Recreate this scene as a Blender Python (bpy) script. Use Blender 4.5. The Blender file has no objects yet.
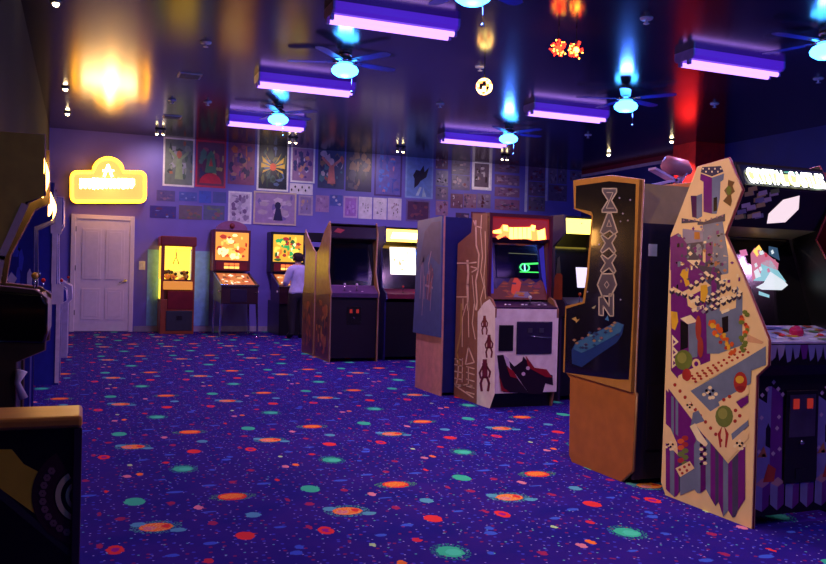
import bpy, bmesh, math, random
from mathutils import Vector, Matrix
sc = bpy.context.scene
COL = sc.collection
PI = math.pi

# ------------------------------------------------------------------ camera
FPX, PITCH, ROLL, YAW, H = 836.17, 0.0095, 0.0257, 0.3788, 1.19
fw = Vector((math.sin(YAW)*math.cos(PITCH), math.cos(YAW)*math.cos(PITCH), -math.sin(PITCH)))
r0 = Vector((math.cos(YAW), -math.sin(YAW), 0)); u0 = r0.cross(fw)
rt = r0*math.cos(ROLL) + u0*math.sin(ROLL); up = u0*math.cos(ROLL) - r0*math.sin(ROLL)
cam = bpy.data.objects.new('camera', bpy.data.cameras.new('camera')); COL.objects.link(cam)
cam.matrix_world = Matrix(((rt.x, up.x, -fw.x, 0), (rt.y, up.y, -fw.y, 0), (rt.z, up.z, -fw.z, H), (0, 0, 0, 1)))
cam.data.sensor_width = 36; cam.data.lens = FPX/826*36; cam.data.clip_end = 100
sc.camera = cam

def ray(px, py): return fw + rt*((px-413)/FPX) + up*((282-py)/FPX)
def onX(px, py, X): d = ray(px, py); t = X/d.x; return Vector((X, d.y*t, H+d.z*t))
def onY(px, py, Y): d = ray(px, py); t = Y/d.y; return Vector((d.x*t, Y, H+d.z*t))

# --------------------------------------------------------------- materials
def lin(c):
    return tuple(((x/255)/12.92 if x/255 <= .04045 else ((x/255+.055)/1.055)**2.4) for x in c)
MATS = {}
def mat(key, rgb, rough=.5, emit=0, metal=0, noise=.12, scale=12, coat=0, ecol=None):
    if key in MATS: return MATS[key]
    m = bpy.data.materials.new(key); m.use_nodes = True; nt = m.node_tree; b = nt.nodes['Principled BSDF']
    c = lin(rgb)
    b.inputs['Roughness'].default_value = rough; b.inputs['Metallic'].default_value = metal
    if coat: b.inputs['Coat Weight'].default_value = coat; b.inputs['Coat Roughness'].default_value = .06
    if emit:
        b.inputs['Base Color'].default_value = (c[0]*.3, c[1]*.3, c[2]*.3, 1)
        b.inputs['Emission Color'].default_value = (*(lin(ecol) if ecol else c), 1)
        b.inputs['Emission Strength'].default_value = emit
    elif noise:
        tc = nt.nodes.new('ShaderNodeTexCoord'); n = nt.nodes.new('ShaderNodeTexNoise'); n.inputs['Scale'].default_value = scale
        n.inputs['Detail'].default_value = 4
        cr = nt.nodes.new('ShaderNodeValToRGB')
        cr.color_ramp.elements[0].position = .3; cr.color_ramp.elements[1].position = .7
        cr.color_ramp.elements[0].color = (*[x*(1-noise) for x in c], 1)
        cr.color_ramp.elements[1].color = (*[min(1, x*(1+noise)) for x in c], 1)
        nt.links.new(tc.outputs['Object'], n.inputs['Vector']); nt.links.new(n.outputs['Fac'], cr.inputs['Fac'])
        nt.links.new(cr.outputs['Color'], b.inputs['Base Color'])
    else:
        b.inputs['Base Color'].default_value = (*c, 1)
    MATS[key] = m; return m
def C(r, g, b, rough=.45, **k): return mat('paint_%d_%d_%d_%d' % (r, g, b, int(rough*100)), (r, g, b), rough, **k)
def E(r, g, b, s=1.): return mat('lit_%d_%d_%d_%d' % (r, g, b, int(s*100)), (r, g, b), .4, emit=s)

BLACK = mat('black_laminate', (16, 14, 18), .35)
GLOSSBLACK = mat('gloss_black', (10, 9, 12), .12, coat=.5)
CHROME = mat('chrome', (200, 200, 205), .18, metal=1, noise=0)
GREYMETAL = mat('brushed_metal', (120, 118, 125), .35, metal=.9)
GLASS = mat('dark_screen_glass', (10, 12, 34), .06, coat=.6, noise=0)
TMOLD = mat('white_edging', (215, 205, 215), .4)

# ----------------------------------------------------------------- objects
FR = {}   # object name -> world inverse of the thing's frame
def props(o, label=None, cat=None, group=None, kind=None):
    if label: o['label'] = label
    if cat: o['category'] = cat
    if group: o['group'] = group
    if kind: o['kind'] = kind
    return o
def thing(name, label, cat, loc, rz=0, group=None):
    o = bpy.data.objects.new(name, None); COL.objects.link(o); o.location = loc; o.rotation_euler = (0, 0, rz)
    o.empty_display_size = .1
    FR[o.name] = (Matrix.Translation(loc) @ Matrix.Rotation(rz, 4, 'Z')).inverted()
    return props(o, label, cat, group)

class M:
    def __init__(s, T=None): s.v = []; s.f = []; s.mi = []; s.mats = []; s.sm = []; s.T = T
    def m(s, m):
        if m not in s.mats: s.mats.append(m)
        return s.mats.index(m)
    def add(s, vs, fs, m, smooth=False):
        b = len(s.v); k = s.m(m)
        s.v += [tuple(s.T @ Vector(v)) if s.T else tuple(v) for v in vs]
        for f in fs: s.f.append([b+i for i in f]); s.mi.append(k); s.sm.append(smooth)
        return s
    def poly(s, pts, m): return s.add(pts, [list(range(len(pts)))], m)
    def box(s, a, b, m):
        x0, y0, z0 = a; x1, y1, z1 = b
        return s.add([(x0,y0,z0),(x1,y0,z0),(x1,y1,z0),(x0,y1,z0),(x0,y0,z1),(x1,y0,z1),(x1,y1,z1),(x0,y1,z1)],
                     [(0,3,2,1),(4,5,6,7),(0,1,5,4),(1,2,6,5),(2,3,7,6),(3,0,4,7)], m)
    def prism(s, A, B, m):    # two matching polygons
        n = len(A)
        return s.add(list(A)+list(B), [list(range(n))[::-1], list(range(n, 2*n))] + [(i, (i+1) % n, n+(i+1) % n, n+i) for i in range(n)], m)
    def tube(s, pts, r, m, n=8, closed=False, caps=True):
        pts = [Vector(p) for p in pts]; N = len(pts); vs = []; fs = []
        rr = r if isinstance(r, (list, tuple)) else [r]*N
        prev = None
        for i, p in enumerate(pts):
            a = pts[(i-1) % N] if (i > 0 or closed) else p; b = pts[(i+1) % N] if (i < N-1 or closed) else p
            t = (b-a).normalized()
            ref = prev if prev is not None and abs(prev.dot(t)) < .95 else (Vector((0, 0, 1)) if abs(t.z) < .9 else Vector((1, 0, 0)))
            u = (ref - t*ref.dot(t)).normalized(); w = t.cross(u); prev = u
            for k in range(n):
                a_ = 2*PI*k/n; vs.append(p + (u*math.cos(a_)+w*math.sin(a_))*rr[i])
        for i in range(N if closed else N-1):
            j = (i+1) % N
            for k in range(n): fs.append((i*n+k, i*n+(k+1) % n, j*n+(k+1) % n, j*n+k))
        if not closed and caps: fs += [list(range(n))[::-1], list(range((N-1)*n, N*n))]
        return s.add(vs, fs, m, n > 5)
    def lathe(s, c, prof, m, n=20, axis='Z'):
        vs = []; fs = []
        for r, h in prof:
            for k in range(n):
                a = 2*PI*k/n; q = (r*math.cos(a), r*math.sin(a), h)
                if axis == 'Y': q = (q[0], q[2], q[1])
                if axis == 'X': q = (q[2], q[0], q[1])
                vs.append((c[0]+q[0], c[1]+q[1], c[2]+q[2]))
        for i in range(len(prof)-1):
            for k in range(n): fs.append((i*n+k, i*n+(k+1) % n, (i+1)*n+(k+1) % n, (i+1)*n+k))
        fs += [list(range(n))[::-1], list(range((len(prof)-1)*n, len(prof)*n))]
        return s.add(vs, fs, m, True)
    def ball(s, c, r, m, n=12, sx=1, sy=1, sz=1):
        pr = [(max(.001, r*math.sin(PI*i/n)), -r*math.cos(PI*i/n)) for i in range(n+1)]
        b = len(s.v); T_ = s.T; s.T = None; s.lathe((0, 0, 0), pr, m, n+4); s.T = T_
        for i in range(b, len(s.v)):
            v = s.v[i]; q = Vector((c[0]+v[0]*sx, c[1]+v[1]*sy, c[2]+v[2]*sz)); s.v[i] = tuple(s.T @ q) if s.T else tuple(q)
        return s
    def build(s, name, parent=None, bevel=0, label=None, fix=True):
        me = bpy.data.meshes.new(name); inv = FR.get(parent.name) if parent else None
        vs = [inv @ Vector(v) for v in s.v] if inv else s.v
        me.from_pydata(vs, [], s.f)
        for m_ in s.mats: me.materials.append(m_)
        me.polygons.foreach_set('material_index', s.mi); me.polygons.foreach_set('use_smooth', s.sm)
        if fix and not any(len(f) > 0 and False for f in s.f):
            bm = bmesh.new(); bm.from_mesh(me); bmesh.ops.recalc_face_normals(bm, faces=bm.faces); bm.to_mesh(me); bm.free()
        o = bpy.data.objects.new(name, me); COL.objects.link(o)
        if parent: o.parent = parent; FR[o.name] = inv
        if bevel:
            bv = o.modifiers.new('bevel', 'BEVEL'); bv.width = bevel; bv.segments = 2; bv.limit_method = 'ANGLE'; bv.angle_limit = .6
        if label: o['label'] = label
        return o

def text_on(mm, fn, txt, u0, u1, v0, v1, m, layer=2, bold=.02):
    cu = bpy.data.curves.new('t', 'FONT'); cu.body = txt; cu.offset = bold; cu.resolution_u = 3
    o = bpy.data.objects.new('t', cu); COL.objects.link(o)
    me = bpy.data.meshes.new_from_object(o); vs = [v.co.copy() for v in me.vertices]
    x0 = min(v.x for v in vs); x1 = max(v.x for v in vs); y0 = min(v.y for v in vs); y1 = max(v.y for v in vs)
    mm.add([fn(u0+(v.x-x0)/(x1-x0)*(u1-u0), v0+(v.y-y0)/(y1-y0)*(v1-v0), layer) for v in vs], [list(p.vertices) for p in me.polygons], m)
    COL.objects.unlink(o); bpy.data.objects.remove(o); bpy.data.meshes.remove(me); bpy.data.curves.remove(cu)

def blobs(mm, fn, n, cols, seed, u0=0, u1=1, v0=0, v1=1, smin=.05, smax=.25, layer=1):
    R = random.Random(seed)
    for i in range(n):
        w = R.uniform(smin, smax)*(u1-u0); h = R.uniform(smin, smax)*(v1-v0)
        cu = R.uniform(u0+w/2, u1-w/2); cv = R.uniform(v0+h/2, v1-h/2); k = R.choice([4, 5, 6, 8]); a0 = R.random()*6
        mm.poly([fn(min(u1, max(u0, cu+w/2*math.cos(a0+2*PI*j/k)*R.uniform(.7, 1))), min(v1, max(v0, cv+h/2*math.sin(a0+2*PI*j/k)*R.uniform(.7, 1))), layer+i*.12) for j in range(k)], R.choice(cols))

def stroke(mm, fn, pts, w, m, layer=1, closed=False, asp=1):
    """flat line of width w through 2D pts on a mapped surface; asp = size of u over size of v"""
    P = [Vector((p[0], p[1])) for p in pts]; n = len(P)
    for i in range(n if closed else n-1):
        a = P[i]; b = P[(i+1) % n]; d = b-a; d.x *= asp
        if d.length < 1e-6: continue
        q = Vector((-d.y, d.x)).normalized()*w/2; q.x /= asp; e = d.normalized()*w*.25; e.x /= asp
        mm.poly([fn(*(a-e+q), layer), fn(*(b+e+q), layer), fn(*(b+e-q), layer), fn(*(a-e-q), layer)], m)

# -------------------------------------------------------------- the room
XL, XR, YB, YF, ZC = -.56, 10.5, 16.2, -5., 3.62
def struct(o, label=None): return props(o, label, kind='structure')
def carpet_material():
    m = bpy.data.materials.new('space_carpet'); m.use_nodes = True; nt = m.node_tree; b = nt.nodes['Principled BSDF']
    b.inputs['Roughness'].default_value = .95; b.inputs['Specular IOR Level'].default_value = .1
    L = nt.links; N = nt.nodes.new
    geo = N('ShaderNodeNewGeometry'); sep = N('ShaderNodeSeparateXYZ'); L.new(geo.outputs['Position'], sep.inputs[0])
    def math_(op, a, b_=None, c=None):
        n = N('ShaderNodeMath'); n.operation = op
        for i, v in enumerate((a, b_, c)):
            if v is None: continue
            if isinstance(v, (int, float)): n.inputs[i].default_value = v
            else: L.new(v, n.inputs[i])
        return n.outputs[0]
    TX, TY = .914, 1.828
    dn = N('ShaderNodeTexNoise'); dn.inputs['Scale'].default_value = 55; dn.inputs['Detail'].default_value = 1; L.new(geo.outputs['Position'], dn.inputs['Vector'])
    wob = math_('MULTIPLY', math_('SUBTRACT', dn.outputs['Fac'], .5), .03)
    mx = math_('FLOORED_MODULO', math_('SUBTRACT', sep.outputs['X'], .764), TX)
    my = math_('FLOORED_MODULO', math_('SUBTRACT', sep.outputs['Y'], 2.574), TY)
    # background: deep blue with purple clouds
    n1 = N('ShaderNodeTexNoise'); n1.inputs['Scale'].default_value = 3.2; n1.inputs['Detail'].default_value = 5; L.new(geo.outputs['Position'], n1.inputs['Vector'])
    cr = N('ShaderNodeValToRGB'); L.new(n1.outputs['Fac'], cr.inputs['Fac'])
    cr.color_ramp.elements[0].position = .35; cr.color_ramp.elements[0].color = (.012, .008, .20, 1)
    cr.color_ramp.elements[1].position = .65; cr.color_ramp.elements[1].color = (.034, .009, .21, 1)
    col = cr.outputs['Color']
    def over(col, fac, c):
        mx_ = N('ShaderNodeMix'); mx_.data_type = 'RGBA'; L.new(fac, mx_.inputs[0]); L.new(col, mx_.inputs[6]); mx_.inputs[7].default_value = (*c, 1); return mx_.outputs[2]
    # small stars and speckles
    for sc_, th, c, seed, keep in ((17, .075, (.45, .42, .85), 1, .45), (16, .13, (.06, .07, .60), 2, .5), (13, .11, (.30, .02, .10), 3, .55), (9, .05, (.15, .6, .5), 4, .6)):
        v = N('ShaderNodeTexVoronoi'); v.inputs['Scale'].default_value = sc_; v.voronoi_dimensions = '2D'
        mp = N('ShaderNodeMapping'); mp.inputs['Location'].default_value = (seed*3.1, seed*1.7, 0); L.new(geo.outputs['Position'], mp.inputs[0]); L.new(mp.outputs[0], v.inputs['Vector'])
        sp_ = N('ShaderNodeSeparateXYZ'); L.new(v.outputs['Color'], sp_.inputs[0]); f = math_('MULTIPLY', math_('LESS_THAN', v.outputs['Distance'], th), math_('GREATER_THAN', sp_.outputs[0], keep))
        col = over(col, math_('MULTIPLY', f, .8), c)
    G, TE, B, R, DR, PK, OR = (.05, .62, .30), (.10, .42, .50), (.05, .12, .62), (.85, .04, .04), (.38, .02, .10), (.75, .25, .30), (1., .22, .03)
    def spot(col, x, y, rx, ry, c, ang=0, ring=None, soft=True):
        hx, hy = TX/2, TY/2   # nearest wrapped offset
        dx = math_('SUBTRACT', math_('FLOORED_MODULO', math_('ADD', mx, hx-x), TX), hx)
        dy = math_('SUBTRACT', math_('FLOORED_MODULO', math_('ADD', my, hy-y), TY), hy)
        if ang:
            ca, sa = math.cos(ang), math.sin(ang)
            dx, dy = math_('ADD', math_('MULTIPLY', dx, ca), math_('MULTIPLY', dy, sa)), math_('SUBTRACT', math_('MULTIPLY', dy, ca), math_('MULTIPLY', dx, sa))
        dx = math_('ADD', dx, wob) if soft else dx
        ex = math_('DIVIDE', dx, rx); ey = math_('DIVIDE', dy, ry)
        d = math_('SQRT', math_('ADD', math_('MULTIPLY', ex, ex), math_('MULTIPLY', ey, ey)))
        f = math_('LESS_THAN', d, 1.)
        if ring: f = math_('MULTIPLY', f, math_('GREATER_THAN', d, ring))
        return over(col, f, c)
    def halo(col, x, y, rx, ry, c):      # a broken ring of specks
        hx, hy = TX/2, TY/2
        dx = math_('SUBTRACT', math_('FLOORED_MODULO', math_('ADD', mx, hx-x), TX), hx); dy = math_('SUBTRACT', math_('FLOORED_MODULO', math_('ADD', my, hy-y), TY), hy)
        ex = math_('DIVIDE', dx, rx); ey = math_('DIVIDE', dy, ry)
        d = math_('SQRT', math_('ADD', math_('MULTIPLY', ex, ex), math_('MULTIPLY', ey, ey)))
        v = N('ShaderNodeTexNoise'); v.inputs['Scale'].default_value = 90; L.new(geo.outputs['Position'], v.inputs['Vector'])
        f = math_('MULTIPLY', math_('LESS_THAN', d, 1.), math_('GREATER_THAN', v.outputs['Fac'], .55))
        return over(col, f, c)
    S = [(.43,.04,.05,.075,G),(.64,.17,.045,.03,B),(.21,.22,.04,.03,B),(.83,.26,.035,.03,B),(.30,.28,.012,.03,R),(.42,.59,.022,.035,PK),
         (.49,.62,.02,.035,OR),(.45,.87,.015,.025,(.5,.8,.3)),(.11,.87,.03,.04,B),(.66,.88,.022,.03,(.7,.03,.06)),(.14,.94,.02,.04,B),
         (.53,.99,.028,.028,B),(.70,1.10,.032,.03,B),(.25,1.2,.014,.035,DR),(.12,1.24,.028,.022,B),(.75,1.39,.02,.035,DR),(.04,1.47,.037,.045,TE),(.35,1.58,.024,.03,DR),
         (.76,1.58,.04,.014,B),(.72,1.67,.022,.04,PK),(.26,1.69,.012,.035,DR),(.60,1.79,.02,.03,DR),(.60,.46,.025,.02,B),(.05,.30,.02,.03,DR),(.9,.62,.018,.03,B),(.2,.55,.02,.03,DR),(.88,1.8,.03,.015,B)]
    for x, y, rx, ry, c in S: col = spot(col, x, y, rx, ry*(.7 if c is B else 1), c)
    col = halo(col, .74, .69, .085, .11, (.02, .4, .2)); col = spot(col, .74, .69, .058, .07, G); col = spot(col, .75, .68, .035, .04, (.08, .75, .4))
    col = spot(col, .86, 1.16, .044, .06, R)
    col = spot(col, .31, 1.13, .036, .06, R); col = spot(col, .31, 1.13, .016, .028, (.35, .01, .25))
    # orange planet with green ring specks
    col = halo(col, 0, 0, .125, .075, (.10, .5, .10)); col = spot(col, 0, 0, .075, .072, R); col = spot(col, 0, .01, .06, .045, OR); col = halo(col, 0, 0, .065, .05, (1., .42, .06))
    # ringed planet pair
    bx, by = -.417+.914, -.425+1.828
    col = halo(col, bx, by, .115, .10, (.08, .5, .3)); col = spot(col, bx-.075, by+.06, .035, .035, TE); col = spot(col, bx+.09, by-.07, .035, .03, TE)
    col = spot(col, bx, by, .075, .065, OR); col = spot(col, bx-.03, by-.01, .03, .03, (.8, .2, .25)); col = halo(col, bx, by, .07, .06, (.95, .55, .15)); col = spot(col, bx+.045, by+.005, .02, .03, R)
    L.new(col, b.inputs['Base Color'])
    bn = N('ShaderNodeTexNoise'); bn.inputs['Scale'].default_value = 300; bp = N('ShaderNodeBump'); bp.inputs['Strength'].default_value = .3; bp.inputs['Distance'].default_value = .004
    L.new(geo.outputs['Position'], bn.inputs['Vector']); L.new(bn.outputs['Fac'], bp.inputs['Height']); L.new(bp.outputs['Normal'], b.inputs['Normal'])
    return m

def ceiling_material():
    m = bpy.data.materials.new('gloss_black_ceiling_tiles'); m.use_nodes = True; nt = m.node_tree; b = nt.nodes['Principled BSDF']; L = nt.links; N = nt.nodes.new
    b.inputs['Roughness'].default_value = .14; b.inputs['Base Color'].default_value = (.012, .008, .022, 1)
    b.inputs['IOR'].default_value = 1.55
    geo = N('ShaderNodeNewGeometry'); br = N('ShaderNodeTexBrick')
    br.inputs['Scale'].default_value = 1; br.offset = 0; br.inputs['Brick Width'].default_value = .61; br.inputs['Row Height'].default_value = 1.22; br.inputs['Mortar Size'].default_value = .008
    br.inputs['Color1'].default_value = (.010, .007, .018, 1); br.inputs['Color2'].default_value = (.022, .014, .035, 1); br.inputs['Mortar'].default_value = (.03, .02, .045, 1)
    L.new(geo.outputs['Position'], br.inputs['Vector']); L.new(br.outputs['Color'], b.inputs['Base Color'])
    mr = N('ShaderNodeMapRange'); mr.inputs['To Min'].default_value = .12; mr.inputs['To Max'].default_value = .22
    n = N('ShaderNodeTexNoise'); n.inputs['Scale'].default_value = .7; L.new(geo.outputs['Position'], n.inputs['Vector']); L.new(n.outputs['Fac'], mr.inputs['Value']); L.new(mr.outputs[0], b.inputs['Roughness'])
    return m

WALLB = mat('blue_wall_paint', (118, 108, 205), .55, noise=.06, scale=3)
WALLD = mat('dark_brown_wall', (26, 16, 12), .95, noise=.15, scale=4)
WALLR = mat('deep_blue_wall', (36, 40, 120), .5, noise=.08, scale=3)
FL = carpet_material(); CE = ceiling_material()
struct(M().box((XL-.1, YF, -.08), (XR+.1, YB+.1, 0), FL).build('floor'))
struct(M().box((XL-.1, YF, ZC), (XR+.1, YB+.1, ZC+.1), CE).build('ceiling'))
struct(M().box((XL-.1, YB, 0), (XR+.1, YB+.1, ZC), WALLB).build('wall_back'))
struct(M().box((XL-.1, YF, 0), (XL, YB, ZC), WALLD).build('wall_left'))
struct(M().box((XR, YF, 0), (XR+.1, YB, ZC), WALLR).build('wall_right'))
struct(M().box((XL-.1, YF-.1, 0), (XR+.1, YF, ZC), WALLR).build('wall_front'))
struct(M().box((9.87, 11.7, 0), (XR, 12.3, ZC), mat('red_pillar_paint', (240, 30, 32), .5)).build('column_right'))
TRIM = mat('pale_trim_paint', (205, 180, 200), .5)
struct(M().box((XR-.03, 12.3, 3.47), (XR, YB, 3.53), TRIM).build('trim_1'))
struct(M().box((XR-.02, 12.3, 3.53), (XR, YB, ZC), mat('red_band', (150, 30, 50), .5)).build('trim_2'))  # dark red band between the pale trim and the ceiling
BB = mat('baseboard_paint', (170, 160, 185), .5)
struct(M().box((.93, YB-.02, 0), (XR, YB, .10), BB).build('baseboard_back'))
struct(M().box((XL, YB-.02, 0), (-.17, YB, .10), BB).build('baseboard_left'))

# door: two tall panels over two short ones
DW = mat('white_door_paint', (226, 214, 222), .45, noise=.04)
d0, d1, dt = -.09, .83, 2.03
door = struct(M().box((d0, YB-.035, .01), (d1, YB-.005, dt), DW).build('door_1'))
fr = M().box((d0-.08, YB-.05, 0), (d0, YB, dt+.08), DW).box((d1, YB-.05, 0), (d1+.08, YB, dt+.08), DW).box((d0, YB-.05, dt), (d1, YB, dt+.08), DW).build('door_frame', door, .006)
def raised(x0, x1, z0, z1, arch=0):
    mm = M(); y = YB-.035
    for k, (i, dd) in enumerate(((0, .010), (.02, .003), (.05, .012))):
        mm.box((x0+i, y-dd, z0+i), (x1-i, y, z1-i), DW)
    mm.build('door_panel', door, .004)
for a, b_ in ((.02, .34), (.42, .74)):
    raised(a, b_, .95, 1.86); raised(a, b_, .22, .78)
kn = M().tube([(.765, YB-.035, .93), (.765, YB-.09, .93)], .012, CHROME).tube([(.775, YB-.09, .93), (.66, YB-.095, .90)], .011, CHROME).lathe((.765, YB-.045, .93), [(.03, -.005), (.03, .01)], CHROME, 16, 'Y')
kn.build('door_handle', door, label='metal lever handle')
for z in (.3, 1.1, 1.8): M().box((d0-.004, YB-.05, z), (d0+.012, YB-.03, z+.09), GREYMETAL).build('hinge', door)
sw = thing('light_switch', 'white wall light switch plate between the door and the prize machine', 'light switch', (1.05, YB, 1.2))
M().box((1.0, YB-.012, 1.14), (1.11, YB, 1.30), C(230, 225, 215)).build('switch_plate', sw, .004)
M().box((1.03, YB-.022, 1.19), (1.05, YB-.01, 1.25), C(240, 238, 230)).box((1.065, YB-.022, 1.19), (1.085, YB-.01, 1.25), C(240, 238, 230)).build('rocker', sw)

# ------------------------------------------------------------ lamps
TUBE = mat('uv_tube', (214, 190, 255), emit=2.7, ecol=(186, 132, 255)); GLOBE = mat('blue_globe', (40, 150, 255), emit=12, ecol=(60, 160, 255))
def lamp(name, kind, loc, col, power, parent, target=None, angle=150, radius=.05, blend=.6):
    d = bpy.data.lights.new(name, kind); d.color = lin(col); d.energy = power; d.shadow_soft_size = radius
    o = bpy.data.objects.new(name, d); COL.objects.link(o); inv = FR[parent.name]
    if kind == 'SPOT': d.spot_size = math.radians(angle); d.spot_blend = blend
    v = (Vector(target)-Vector(loc)) if target else Vector((0, 0, -1))
    o.matrix_world = Matrix.Translation(loc) @ v.to_track_quat('-Z', 'Y').to_matrix().to_4x4(); 
    Mw = inv @ o.matrix_world; o.parent = parent; o.matrix_parent_inverse = Matrix(); o.matrix_basis = Mw
    return o
HOUS = mat('fixture_housing', (120, 90, 170), .35); GLOW = mat('purple_painted_glow', (110, 50, 230), emit=.38, ecol=(110, 45, 255))  # purple glow above the tubes is put on the housing as emission
def tube_light(x, y, label):
    t = thing('fluorescent_fixture', label, 'light', (x, y, ZC), 0, 'ceiling strip fixtures')
    q = [(-.15, 0), (-.15, -.07), (-.12, -.10), (.12, -.10), (.15, -.07), (.15, 0)]
    M().prism([(x+.02, y+a_, ZC+b_) for a_, b_ in q], [(x+1.23, y+a_, ZC+b_) for a_, b_ in q], GLOW).build('lit_housing', t)
    for xx in (x, x+1.23): M().prism([(xx, y+a_*1.02, ZC+b_*1.02) for a_, b_ in q], [(xx+.02, y+a_*1.02, ZC+b_*1.02) for a_, b_ in q], HOUS).build('end_cap', t)
    for s in (-.07, .07):
        M().tube([(x+.03, y+s, ZC-.128), (x+1.22, y+s, ZC-.128)], .026, TUBE, 10).build('tube', t)
        for xx in (x, x+1.22): M().box((xx, y+s-.02, ZC-.15), (xx+.03, y+s+.02, ZC-.10), HOUS).build('lamp_holder', t)
    lamp('tube_light', 'SPOT', (x+.62, y, ZC-.20), (240, 175, 245), 120 if y > 2 else 60, t, angle=170, radius=.1)
for x, y, lb in ((2.05, 7.4, 'large purple strip light at the top centre, nearest the camera'), (1.98, 10.4, 'purple strip light second in the left line, behind the nearest one'),
                 (2.1, 13.4, 'purple strip light farthest in the left line, near the posters'), (5.7, 13.2, 'purple strip light farthest in the right line, above the flyer wall'),
                 (5.80, 10.35, 'purple strip light in the middle of the right line'), (5.88, 7.2, 'purple strip light above the castle game, nearest of the right line'),
                 (2.1, 4.3, 'purple strip light overhead in front of the camera, left line'), (5.7, 4.2, 'purple strip light overhead in front of the camera, right line'),
                 (2.1, 1.2, 'purple strip light over the camera position, left line'), (5.7, 1.2, 'purple strip light over the camera position, right line')):
    tube_light(x, y, lb)
BLADE = mat('dark_blue_fan_blade', (40, 44, 130), .35)
def fan(x, y, label, a0, chain=True):
    t = thing('ceiling_fan', label, 'ceiling fan', (x, y, ZC), 0, 'ceiling fans with blue globes')
    M().lathe((x, y, ZC), [(.001, 0), (.075, 0), (.07, -.03), (.03, -.045), (.001, -.045)], CHROME).build('canopy', t)
    M().lathe((x, y, ZC-.04), [(.03, 0), (.09, -.01), (.11, -.04), (.10, -.075), (.05, -.09), (.001, -.09)], CHROME).build('motor', t)
    for k in range(5):
        a = a0+2*PI*k/5; ca, sa = math.cos(a), math.sin(a)
        def P(r, w, z): return (x+ca*r-sa*w, y+sa*r+ca*w, ZC-.085+z)
        A = [P(.14, -.045, .004), P(.2, -.06, .006), P(.58, -.07, .008), P(.64, -.04, .006), P(.65, 0, .003), P(.64, .04, -.002), P(.58, .07, -.006), P(.2, .06, -.006), P(.14, .045, -.004)]
        bl = M().prism(A, [(p[0], p[1], p[2]-.006) for p in A], BLADE).build('blade', t)
        M().box((-.02, -.02, -.002), (.02, .02, .002), CHROME)
        M().prism([P(.07, -.02, .0), P(.2, -.03, .0), P(.2, .03, .0), P(.07, .02, .0)], [(q[0], q[1], q[2]-.014) for q in (P(.07, -.02, 0), P(.2, -.03, 0), P(.2, .03, 0), P(.07, .02, 0))], CHROME).build('blade_arm', bl)
    M().lathe((x, y, ZC-.13), [(.03, .02), (.07, .012), (.13, -.015), (.152, -.05), (.142, -.085), (.095, -.117), (.03, -.13), (.001, -.132)], GLOBE, 20).build('globe', t, label='glowing blue glass globe')
    lamp('globe_light', 'POINT', (x, y, ZC-.30), (70, 120, 255), 34, t, radius=.08)
    if chain:
        mm = M().tube([(x+.06, y-.06, ZC-.14), (x+.065, y-.065, ZC-.42)], .003, CHROME, 6).ball((x+.065, y-.065, ZC-.43), .016, CHROME, 6); mm.build('pull_chain', t)
for x, y, lb, a in ((2.69, 8.97, 'ceiling fan with blue globe between the first two left strip lights', .2), (2.69, 12.35, 'ceiling fan with blue globe over the back strip light on the left', .5),
                    (6.45, 12.15, 'ceiling fan with blue globe above the flyer wall', .1), (6.53, 9.1, 'ceiling fan with blue globe left of the red pillar', .3),
                    (6.63, 6.05, 'ceiling fan with blue globe at the right edge above the castle game', .6), (2.88, 6.1, 'ceiling fan with blue globe cut by the top edge, above the nearest strip light', .45),
                    (6.6, 3.0, 'ceiling fan overhead to the right, in front of the camera', .2), (2.8, 3.0, 'ceiling fan overhead, in front of the camera', .2), (2.8, 0, 'ceiling fan over the camera position', .2)):
    fan(x, y, lb, a)

# small ceiling lamps
SPOT = mat('warm_bulb', (255, 225, 170), emit=40)
def downlight(x, y, label, col=SPOT, r=.03, power=0, target=None):
    t = thing('ceiling_spotlight', label, 'spotlight', (x, y, ZC), 0, 'small ceiling spotlights')
    if power: lamp('beam', 'SPOT', (x+.0, y, ZC-.08), (255, 226, 190), power, t, target, 70, .04, .8)
    M().lathe((x, y, ZC), [(.001, 0), (r*1.9, 0), (r*1.7, -.02), (r*1.2, -.03), (.001, -.03)], GREYMETAL, 14).build('trim_ring', t)
    M().lathe((x, y, ZC-.03), [(.001, 0), (r, 0), (r*.8, -.02), (.001, -.03)], col, 12).build('bulb', t)
for x, y, lb in ((-.24, 12.4, 'small warm ceiling spotlight on the left, beside the sign reflection'), (-.24, 14.4, 'small warm ceiling spotlight on the left, closer to the back wall'),
                 (-.26, 8.4, 'small warm ceiling spotlight at the top left edge'), (9.43, 13.65, 'small white ceiling spotlight in the right corner, left of two'), (9.43, 11.8, 'small white ceiling spotlight beside the red pillar')):
    downlight(x, y, lb, power=(150 if (x, y) == (9.43, 11.8) else 0), target=(9.87, 12.0, 2.6))
for x, y, lb, tg in ((-.24, 6.4, 'small warm ceiling spotlight over the left cabinets, aimed across the aisle', (3.0, 5.2, .9)), (-.24, 4.4, 'small warm ceiling spotlight overhead on the left, aimed at the castle game', (3.04, 3.5, 1.)), (-.24, 2.4, 'small warm ceiling spotlight overhead on the left, nearest the camera', (3.04, 3.6, 1.0))):
    downlight(x, y, lb, power=170, target=tg)
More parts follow.
